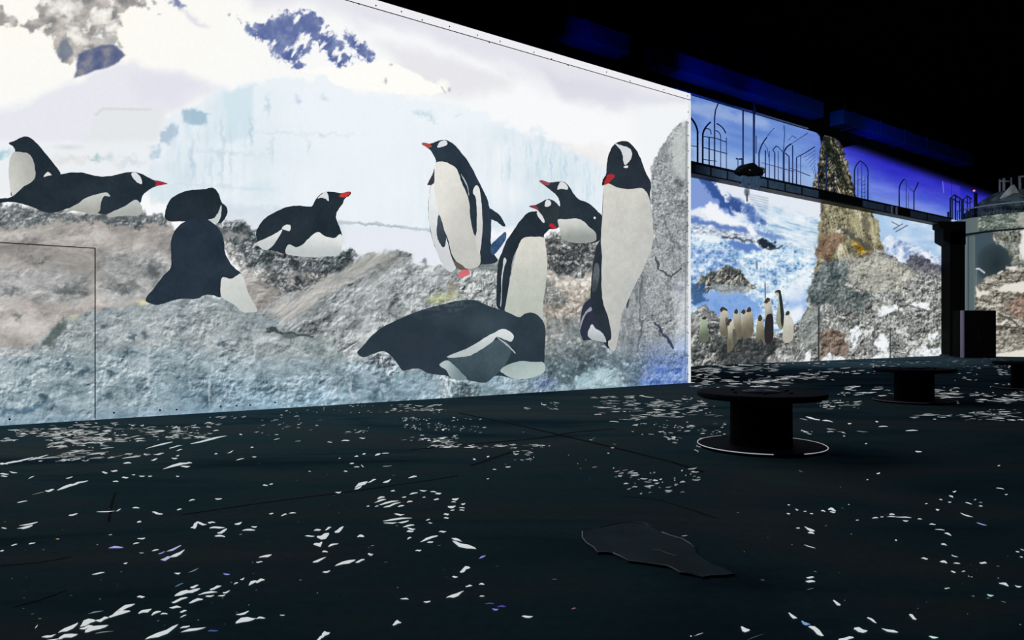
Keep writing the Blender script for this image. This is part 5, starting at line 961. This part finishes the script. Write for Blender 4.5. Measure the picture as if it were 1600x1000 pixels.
# ------------------------------------------------------------------ cable reel tables
REEL = mat('black_stained_wood', (0.008, 0.012, 0.022), .8, 0, .05, .3, 5); CORE = mat('black_core', (0.004, 0.004, 0.004), .9, 0, .05)
LIT_RIM = mat('white_lit_rim', (200, 200, 204), .6); HUB = mat('hub_plate', (0.006, 0.008, 0.014), .5, .0, .15)  # pale tube colour stands for the bright line on the lower rim
LIT_RIM_GLOW = mat('lit_rim_glow', (210, 212, 216), .6); LIT_RIM_GLOW.node_tree.nodes['Principled BSDF'].inputs['Emission Color'].default_value = (.8, .84, .9, 1); LIT_RIM_GLOW.node_tree.nodes['Principled BSDF'].inputs['Emission Strength'].default_value = .4  # bright rim line of the nearest table put in as emission
def reel(loc, label, rim_mat=None):
    e = empty('cable_reel_table', loc); tag(e, label, 'table', 'cable reel tables on the hall floor')
    L = Vector(loc)
    def lt(nm, prof, m, seg=64, par=e):
        v, f = lathe(prof, seg); return put(nm, [Vector(a) + L for a in v], f, m, par)
    top = lt('top_flange', [(0, .69), (.80, .69), (.85, .71), (.865, .73), (.86, .765), (.845, .775), (0, .775)], REEL)
    lt('hub_plate', [(0, .775), (.26, .775), (.26, .785), (.20, .80), (.08, .80), (.07, .778), (0, .778)], HUB, 32, top)
    for k in range(6):
        a = k * math.pi / 3 + .3; v, f = lathe([(0, .775), (.028, .775), (.028, .79), (.018, .797), (0, .797)], 8)
        put('bolt', [Vector(q) + L + Vector((.42 * math.cos(a), .42 * math.sin(a), 0)) for q in v], f, HUB, top)
    lt('core', [(0, .05), (.42, .05), (.415, .10), (.41, .64), (.42, .69), (0, .69)], CORE, 48)
    lt('bottom_flange', [(0, 0), (.83, 0), (.85, .01), (.855, .03), (.84, .05), (0, .05)], REEL)
    v = [rim_ for rim_ in []]
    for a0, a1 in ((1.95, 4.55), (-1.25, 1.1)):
        tube('lit_edge', [L + Vector((.858 * math.cos(a), .858 * math.sin(a), .046)) for a in np.linspace(a0, a1, 40)], .006, rim_mat or LIT_RIM, e, 6)  # bright rim drawn as two arcs, gap where the core shades it
    return e
def fl(u, v): p = on_floor(u, v); return (p.x, p.y, 0)
reel(fl(1189, 699), 'black cable reel table nearest the camera, white lit edge line at its foot', LIT_RIM_GLOW)
reel(fl(1428, 627.5), 'black cable reel table farther back beside the pillar')
reel(fl(1607, 608), 'black cable reel table cut off by the right edge')

# ------------------------------------------------------------------ floor: joints, ragged patch, sparkle of projected light
JM = mat('floor_joint', (0.012, 0.016, 0.022), .9, 0, .05)
def strip(name, pts, wpx, z, m, parent):
    V = []; n = len(pts)
    for i, (a, b) in enumerate(pts):
        p = on_floor(a, b, z); q0 = on_floor(*pts[max(0, i - 1)], z); q1 = on_floor(*pts[min(n - 1, i + 1)], z)
        t = (q1 - q0).normalized(); s = Vector((-t.y, t.x, 0)); wd = wpx
        V += [p + s * wd, p - s * wd]
    return put(name, V, [(2 * i, 2 * i + 1, 2 * i + 3, 2 * i + 2) for i in range(n - 1)], m, parent)
for pts, wd in (([(715, 645), (800, 662), (885, 682), (970, 702), (1050, 722), (1100, 738)], .035), ([(640, 703), (760, 692), (840, 685), (900, 675), (960, 670)], .035), ([(285, 804), (400, 787), (500, 774), (590, 762), (660, 752), (716, 743)], .014),
                ([(180, 770), (174, 790), (170, 815)], .012), ([(20, 949), (60, 938), (105, 922)], .006), ([(735, 728), (770, 716), (800, 706)], .03), ([(0, 884), (60, 879), (112, 870)], .006), ([(970, 775), (1020, 779), (1060, 790), (1120, 810)], .008), ([(0, 740), (80, 733), (160, 722)], .006)):
    strip('floor_joint', pts, wd, .002, JM, floor)
pt = [(910, 833), (918, 832), (935, 827), (950, 823), (968, 819), (990, 818.5), (1008, 820), (1018, 826), (1034, 834), (1050, 840), (1065, 844), (1077, 851), (1086, 858), (1088, 866), (1100, 876), (1112, 884), (1128, 889), (1148, 899), (1132, 901), (1110, 902), (1098, 904), (1082, 900), (1062, 897), (1050, 890), (1042, 887), (1020, 884), (1000, 881), (982, 879), (972, 873), (958, 867), (944, 865), (934, 866), (928, 858), (916, 850), (910, 842)]
pa = empty('ragged_floor_patch', on_floor(1020, 860)); tag(pa, 'ragged grey patch of loose floor covering with pale torn edge', 'floor patch')
n_ = len(pt); PATM = mat('grey_patch', (0.125, 0.180, 0.215), .85, 0, .0, .2, 3)
put('sheet', [on_floor(a, b, 0.0) for a, b in pt] + [on_floor(a, b, 0.0) + Vector((0, 0, .012)) for a, b in pt], [tuple(range(n_ - 1, -1, -1)), tuple(range(n_, 2 * n_))] + [(k, (k + 1) % n_, n_ + (k + 1) % n_, n_ + k) for k in range(n_)], PATM, pa)
EDG = mat('torn_edge', (225, 226, 226), .8)
def up(L, dz=.014): return [on_floor(a, b) + Vector((0, 0, dz)) for a, b in L]
for L in (pt[29:] + pt[:1], pt[2:8], pt[8:13], pt[21:30]): tube('torn_edge', up(L), .005, EDG, pa, 5)
tube('crease', up([(1020, 862), (1032, 863), (1042, 867), (1052, 870), (1060, 873)]), .003, EDG, pa, 5)

GL = []                                             # each sparkle: (u, v, length px, thickness px, tilt deg, colour)
WH = (206, 211, 211); BL = (130, 140, 210); VI = (78, 72, 150)
def add(x0, y0, k, L):
    for q in L: GL.append((x0 + q[0] / k, y0 + q[1] / k, q[2] / k, q[3] / k, q[4] if len(q) > 4 else 0, q[5] if len(q) > 5 else WH))
add(0, 800, 4, [(430, 725, 150, 35, 28), (545, 690, 110, 40, 20), (600, 725, 150, 45, 18), (425, 775, 130, 30, 15), (305, 775, 90, 18, 12), (770, 605, 150, 30, 25), (745, 635, 150, 30, 15), (640, 670, 90, 30, 10), (540, 720, 90, 25, 8), (905, 620, 100, 25, 20), (975, 630, 70, 22, 25), (1025, 635, 50, 14, 5), (1150, 505, 120, 40, 12), (1215, 488, 80, 20, 10), (1215, 465, 60, 16, 15), (1120, 550, 110, 22, 18), (1225, 553, 100, 22, 15), (1095, 595, 70, 20, 0), (1300, 505, 130, 16, 8), (1345, 473, 80, 20, 15), (1310, 525, 60, 14, 8), (1415, 500, 50, 16, 15), (1385, 522, 50, 12, 10), (1475, 445, 30, 10, 20), (1515, 418, 30, 12, 25), (1010, 755, 220, 35, 25), (1205, 735, 150, 22, 12), (1155, 718, 70, 14, 15), (1530, 675, 130, 45, 15), (1515, 633, 90, 18, 15), (1580, 440, 60, 25, 30), (880, 530, 50, 18, 5), (1110, 382, 40, 14, 5), (1110, 262, 100, 25, 28), (1040, 290, 70, 25, 15, (170, 178, 215)), (1090, 228, 100, 16, 22, (170, 178, 215)), (1010, 255, 50, 10, 20, BL), (970, 238, 45, 10, 10), (725, 220, 95, 22, 3, (160, 160, 215)), (885, 165, 55, 10, 5), (850, 195, 40, 10, 15), (885, 255, 35, 8, 0, (150, 160, 170)), (615, 383, 80, 10, 8), (785, 320, 25, 10, 15), (200, 195, 45, 12, 15), (88, 205, 40, 10, 12), (460, 15, 55, 12, 10), (160, 95, 100, 18, 10), (180, 75, 120, 12, 12), (25, 100, 35, 10, -5), (12, 242, 30, 10, 0), (1215, 85, 60, 30, 40), (1260, 72, 70, 20, -15), (1355, 97, 100, 18, 3), (1490, 72, 50, 16, 15), (1390, 120, 70, 18, 25), (1375, 150, 70, 16, -5), (1555, 112, 80, 16, 3), (1590, 92, 40, 12, 0), (1320, 65, 50, 14, -5), (870, 62, 28, 10, 0), (985, 8, 70, 14, -10), (1145, 620, 45, 16, 10), (1145, 650, 45, 10, 20), (340, 797, 120, 10, 5), (228, 715, 30, 8, 60), (1415, 388, 45, 10, -10, BL), (1330, 742, 70, 12, 5, (70, 90, 150)), (1120, 455, 60, 12, 20, (90, 110, 130)), (600, 625, 100, 10, 12, (110, 125, 140)), (650, 750, 120, 8, 8, (120, 130, 130)), (1210, 365, 70, 8, 25, (110, 125, 140))])
add(400, 800, 4, [(95, 10, 30, 12, 0), (175, 17, 40, 12, 15), (228, 5, 45, 10, 3), (385, 112, 50, 14, 10), (450, 103, 45, 14, 25), (520, 112, 70, 30, 30), (420, 150, 90, 45, 10), (335, 150, 60, 12, 0), (390, 200, 55, 35, 15), (480, 205, 70, 16, 18), (430, 247, 40, 14, 0), (395, 300, 90, 18, 20), (560, 315, 130, 25, 18), (650, 305, 65, 18, 15), (715, 265, 35, 20, 0, (190, 190, 210)), (440, 373, 50, 14, 15), (655, 150, 45, 22, 0), (895, 15, 65, 14, -5), (880, 45, 210, 14, 6), (840, 68, 90, 10, 3), (920, 63, 70, 14, 10), (955, 85, 80, 14, 10), (970, 105, 50, 14, -10), (965, 120, 45, 16, 10), (958, 162, 30, 12, 30), (1085, 163, 120, 20, 20), (1165, 122, 45, 14, 5), (1090, 188, 40, 12, 10), (1300, 208, 150, 35, -20), (1255, 172, 70, 18, -20), (1015, 240, 40, 12, 10), (1305, 358, 70, 30, 20), (1243, 405, 35, 14, 0), (1415, 280, 45, 14, 30, BL), (1245, 518, 110, 25, 22), (1330, 462, 45, 14, 5), (1410, 450, 40, 12, 0), (1413, 525, 35, 8, 5), (930, 542, 55, 12, -5), (1070, 560, 50, 12, 5), (880, 693, 55, 30, 15), (430, 765, 60, 40, 35), (400, 790, 60, 30, 30), (25, 430, 60, 22, 20), (60, 275, 90, 18, 15), (20, 312, 45, 12, 0), (30, 662, 60, 16, 5), (165, 644, 40, 6, 0), (1190, 15, 35, 12, 0), (1190, 37, 35, 10, 0), (1460, 572, 60, 10, 0, VI), (1535, 590, 55, 14, 0, VI), (1495, 608, 45, 14, 0, (130, 120, 200)), (1075, 48, 30, 8, 10), (1090, 68, 25, 8, 0)])
add(800, 800, 4, [(95, 653, 80, 18, 0), (1455, 733, 60, 35, -20), (265, 420, 35, 6, 0, (80, 86, 96)), (385, 603, 35, 10, 10, (120, 90, 110)), (1170, 763, 60, 4, 20), (1118, 775, 12, 10), (1520, 780, 120, 3, 20, (90, 100, 104)), (1078, 148, 38, 8, 5, (130, 136, 160))])
add(1200, 800, 4, [(155, 650, 70, 25, -30), (235, 695, 60, 24, -25, (120, 150, 200)), (300, 740, 110, 40, -30), (490, 790, 110, 30, 5), (580, 738, 90, 35, -5), (650, 675, 70, 16, -30), (765, 742, 110, 20, -15), (905, 655, 60, 25, -30), (1035, 782, 60, 16, -5, (190, 220, 200)), (430, 568, 60, 22, -30), (265, 408, 50, 16, 0), (265, 432, 60, 18, -5), (265, 480, 50, 6, 8, (90, 100, 105)), (1475, 450, 60, 22, -20), (1565, 465, 45, 12, -10), (1388, 520, 45, 14, -10, (170, 210, 205)), (1118, 476, 35, 10, 0), (980, 290, 45, 12, -5), (1098, 312, 50, 18, -15), (1180, 320, 45, 8, 0), (1345, 318, 50, 16, -5), (1158, 373, 35, 10, -10), (1222, 370, 25, 8, 0), (1165, 275, 45, 8, -20), (1100, 202, 38, 14, -15), (1125, 137, 50, 12, -20), (1075, 110, 70, 7, -5), (1028, 76, 42, 10, 0), (948, 43, 30, 8, -3), (860, 55, 35, 10, 0), (845, 32, 110, 8, -3), (775, 14, 40, 10, 0), (775, 28, 60, 8, 0), (670, 36, 42, 8, 0), (712, 30, 25, 8, 0), (558, 50, 22, 6, 5), (800, 176, 16, 10, 0), (260, 108, 70, 18, -25), (270, 130, 45, 14, -10), (260, 215, 80, 6, -18), (188, 100, 25, 10, -10), (1240, 20, 80, 10, -20), (1335, 75, 80, 8, -15, (140, 150, 220)), (1560, 248, 24, 8), (1583, 280, 20, 8), (1590, 235, 30, 6, -20)])
add(1200, 650, 4, [(690, 358, 25, 10), (940, 222, 45, 9, -8), (400, 585, 50, 25, -5), (405, 600, 40, 12), (345, 593, 30, 10, -15), (272, 610, 25, 8), (232, 595, 20, 8), (180, 585, 22, 10, -15), (130, 555, 18, 8), (128, 610, 24, 10), (1165, 472, 25, 10, 5), (1145, 502, 30, 12, -30), (1080, 522, 22, 8), (1135, 538, 22, 8), (1060, 585, 25, 14), (990, 547, 18, 8), (1255, 545, 45, 8, -15), (1450, 452, 50, 8, -10), (1490, 490, 20, 8), (1443, 310, 18, 8), (613, 172, 18, 8), (720, 65, 60, 8), (895, 90, 80, 8), (510, 47, 25, 8), (680, 35, 20, 8), (280, 15, 100, 12, -12), (370, 30, 70, 12, -8), (475, 125, 14, 8), (585, 97, 75, 5, -5, (120, 130, 160)), (1295, 522, 16, 10, 0, (150, 170, 220)), (1330, 540, 26, 8, 0, (110, 125, 140)), (1330, 562, 24, 8), (505, 553, 10, 6), (622, 398, 12, 6), (205, 345, 30, 6, -15, (90, 95, 120))])
add(400, 650, 4, [(780, 510, 50, 14, 12), (780, 528, 80, 12, 15), (830, 540, 120, 14, 12), (850, 555, 110, 14, 15), (905, 562, 45, 12, 10), (960, 535, 40, 12, 12), (925, 507, 30, 8), (985, 483, 60, 12, 15), (1045, 467, 45, 10, -3), (1108, 473, 40, 10, -5), (1140, 485, 40, 14, 10), (1128, 520, 35, 12), (1245, 520, 45, 18, 10), (1235, 537, 30, 8), (1222, 567, 55, 18, 3), (1228, 588, 28, 8), (1190, 612, 35, 10, 5), (1295, 550, 32, 14, 15), (1287, 573, 38, 8), (1287, 588, 35, 8), (660, 425, 90, 25, 28), (725, 405, 60, 14, 20), (640, 448, 60, 16, 30), (820, 407, 55, 16, 20), (855, 467, 30, 10), (515, 477, 40, 12, 8), (560, 345, 25, 8, 5), (57, 432, 35, 10), (95, 425, 25, 8), (980, 380, 60, 12, 10), (600, 296, 30, 8), (628, 252, 25, 10), (675, 237, 22, 10), (760, 240, 40, 14, 25), (810, 232, 50, 6, 5), (1450, 253, 18, 10, 0, (220, 214, 190)), (1365, 270, 20, 10), (1490, 333, 25, 6), (1575, 318, 35, 8), (460, 163, 35, 6), (560, 153, 50, 10, 5), (665, 138, 40, 8), (1450, 392, 18, 6), (1050, 507, 20, 6), (820, 313, 60, 6, 3, (140, 150, 150)), (630, 318, 40, 6), (665, 312, 25, 8, -40), (335, 345, 18, 6), (522, 263, 14, 7), (1170, 85, 22, 12, 15), (755, 563, 25, 8, 10), (700, 563, 20, 8)])
add(0, 650, 4, [(1295, 150, 240, 16, 12), (1100, 308, 170, 18, 14), (1170, 295, 60, 16, 5), (1160, 315, 60, 12), (1000, 180, 180, 10, 14), (1090, 265, 40, 12, -10), (795, 293, 50, 12), (715, 343, 45, 12), (655, 353, 40, 14, -10), (780, 384, 45, 10), (722, 408, 42, 10), (887, 376, 40, 8), (938, 376, 30, 7), (835, 367, 22, 7), (1110, 376, 22, 8), (420, 440, 150, 22, 17), (500, 415, 110, 12, 14), (310, 465, 60, 18, 10), (240, 482, 90, 5, 12, (120, 128, 128)), (435, 385, 45, 8, 15), (140, 535, 70, 8, 8), (195, 383, 40, 6, 25), (25, 362, 60, 12), (25, 376, 45, 9), (82, 352, 50, 10, -10), (70, 290, 150, 14, 10), (20, 298, 60, 12), (160, 270, 110, 12, 12), (660, 597, 120, 8, 3), (740, 588, 35, 9, 25), (850, 573, 50, 10), (985, 607, 70, 16, -12), (1120, 583, 30, 10, 8), (1200, 525, 45, 10, 12), (1365, 518, 45, 12), (870, 660, 28, 10), (690, 742, 24, 8, 0, (150, 146, 140)), (360, 768, 24, 8, 0, (190, 150, 100)), (455, 617, 60, 12, 15), (1350, 236, 18, 8), (1440, 225, 40, 8, 25), (1500, 270, 60, 6, 12), (1590, 255, 30, 8), (1575, 196, 20, 10), (1505, 115, 20, 8), (1305, 68, 30, 8), (1120, 212, 40, 8, 12), (1095, 192, 90, 8, 12), (965, 272, 45, 10, 15), (1110, 248, 22, 8, 20), (1350, 90, 40, 7, 5)])
rnd = random.Random(11)
def cluster(u0, v0, u1, v1, n, ln, th, tilt=0.0, col=WH, skew=0.0, clump=0):
    if u0 > 900 and v0 < 700: n = int(n * .62)
    cs = [(rnd.uniform(0, 1), rnd.uniform(0, 1)) for _ in range(clump)] if clump else None
    for _ in range(n):
        if cs:
            a, b = rnd.choice(cs); a += rnd.gauss(0, .09); b += rnd.gauss(0, .09)
        else: a, b = rnd.random(), rnd.random()
        if not (0 <= a <= 1 and 0 <= b <= 1): continue
        k = rnd.uniform(.3, 1.0) ** 2 * 1.7; jj = rnd.uniform(.4, .98)
        GL.append((u0 + (u1 - u0) * a, v0 + (v1 - v0) * b + skew * a, ln * k, th * rnd.uniform(.45, 1.05), tilt + rnd.gauss(0, 4), tuple(c * jj for c in col)))
cluster(72, 672, 168, 700, 95, 16, 3.0, 4)
cluster(50, 660, 330, 690, 190, 12, 2.4, 2, clump=14)
cluster(0, 664, 120, 690, 30, 12, 2, 3, clump=6)
cluster(0, 700, 155, 722, 34, 20, 3, 8, clump=6)
cluster(95, 702, 250, 716, 40, 18, 2.6, 5, clump=6)
cluster(220, 664, 310, 676, 40, 10, 2.6, 6)
cluster(320, 650, 420, 668, 34, 7, 2, 8, clump=5)
cluster(400, 640, 540, 690, 46, 6, 1.8, 6, clump=10)
cluster(480, 632, 700, 646, 46, 6, 1.5, 4, clump=8)
cluster(610, 632, 690, 642, 26, 12, 1.6, 4)
cluster(540, 660, 660, 690, 24, 6, 1.8, 4, clump=6)
cluster(628, 652, 760, 676, 100, 4, 1.7, 4, clump=9)
cluster(660, 680, 715, 699, 40, 12, 2.4, 6)
cluster(672, 694, 800, 700, 32, 12, 2.0, 0)
cluster(800, 694, 870, 700, 16, 9, 2, 0); cluster(800, 700, 835, 720, 16, 8, 2.4, 0)
cluster(820, 628, 870, 640, 14, 7, 1.8, -10)
cluster(928, 618, 1140, 650, 150, 16, 1.9, 0, clump=22)
cluster(935, 618, 1000, 632, 40, 12, 1.8, 0)
cluster(1020, 626, 1075, 652, 50, 16, 1.8, 0)
cluster(930, 645, 1020, 660, 44, 10, 1.7, 0, clump=6)
cluster(950, 655, 1150, 680, 70, 6, 1.8, 0, clump=12)
cluster(1060, 658, 1140, 680, 36, 7, 2.2, 6, clump=5)
cluster(1040, 680, 1098, 712, 26, 8, 2.8, -10, clump=4)
cluster(955, 722, 1105, 772, 60, 9, 3.2, 4, clump=10)
cluster(1080, 568, 1230, 606, 190, 16, 1.6, 0, clump=24, skew=2)
cluster(1080, 574, 1160, 582, 40, 20, 1.6, 0)
cluster(1100, 590, 1250, 600, 70, 18, 1.7, 0, clump=12)
cluster(1150, 564, 1400, 585, 100, 12, 1.3, 0, clump=20)
cluster(1200, 580, 1345, 600, 70, 14, 1.7, 0, clump=12)
cluster(1275, 625, 1345, 640, 60, 10, 2.0, 4)
cluster(1235, 655, 1330, 680, 26, 8, 1.8, -8, clump=5)
cluster(1310, 600, 1400, 626, 60, 12, 1.9, 0, clump=9)
cluster(1340, 563, 1590, 578, 120, 7, 1.1, 0, (150, 158, 170), clump=20)
cluster(1440, 556, 1585, 566, 60, 6, .9, 0, (140, 146, 156), clump=12)
cluster(1555, 572, 1582, 586, 30, 8, 1.6, -6)
cluster(1490, 580, 1600, 605, 40, 6, 1.5, 0, clump=10)
cluster(1456, 604, 1500, 628, 60, 14, 1.7, 0)
cluster(1456, 612, 1600, 632, 110, 15, 1.7, 0, clump=14)
cluster(1420, 642, 1600, 658, 80, 14, 1.7, 0, clump=12)
cluster(1440, 646, 1600, 650, 26, 26, 1.4, -2)
cluster(1490, 640, 1600, 640, 10, 10, 1.6, 0)
cluster(0, 780, 420, 980, 46, 4, 1.5, 8, (130, 140, 140)); cluster(400, 720, 800, 960, 34, 4, 1.5, 6, (120, 130, 136)); cluster(1150, 760, 1600, 960, 26, 4, 1.6, -8, (150, 156, 160))
cluster(800, 660, 1000, 760, 26, 5, 1.9, 0, clump=8); cluster(1480, 900, 1600, 980, 6, 5, 2, -10)
GV, GF, GC = [], [], []
for (u, v, ln, th, tl, col) in GL:
    if v < 560: continue
    if math.hypot((u - 1189) / 55, 0) < 1 and 615 < v < 712: continue
    a = math.radians(-tl); ca, sa = math.cos(a), math.sin(a); n = 10; i0 = len(GV)
    for k in range(n):
        t = 2 * math.pi * k / n
        ru = ln / 2 * (1 + rnd.uniform(-.15, .12)); rv = th / 2 * (1 + rnd.uniform(-.45, .1)) * (1 - .45 * abs(math.cos(t)))
        x, y = ru * math.cos(t), rv * math.sin(t) + th * .18 * math.sin(3 * math.cos(t) + u)
        vv = max(v + x * sa + y * ca, 552)
        GV.append(tuple(on_floor(u + x * ca - y * sa, vv, .004))); GC.append(col)
    GF.append(tuple(range(i0, i0 + n)))
me = bpy.data.meshes.new('light_sparkle'); me.from_pydata(GV, [], GF); me.update(); paint(me, np.array(GC, float))
gl = link('light_sparkle', me, projected('projected_sparkle', .02), floor); tag(gl, kind='stuff', label='white flecks of projected sea glitter scattered over the floor')
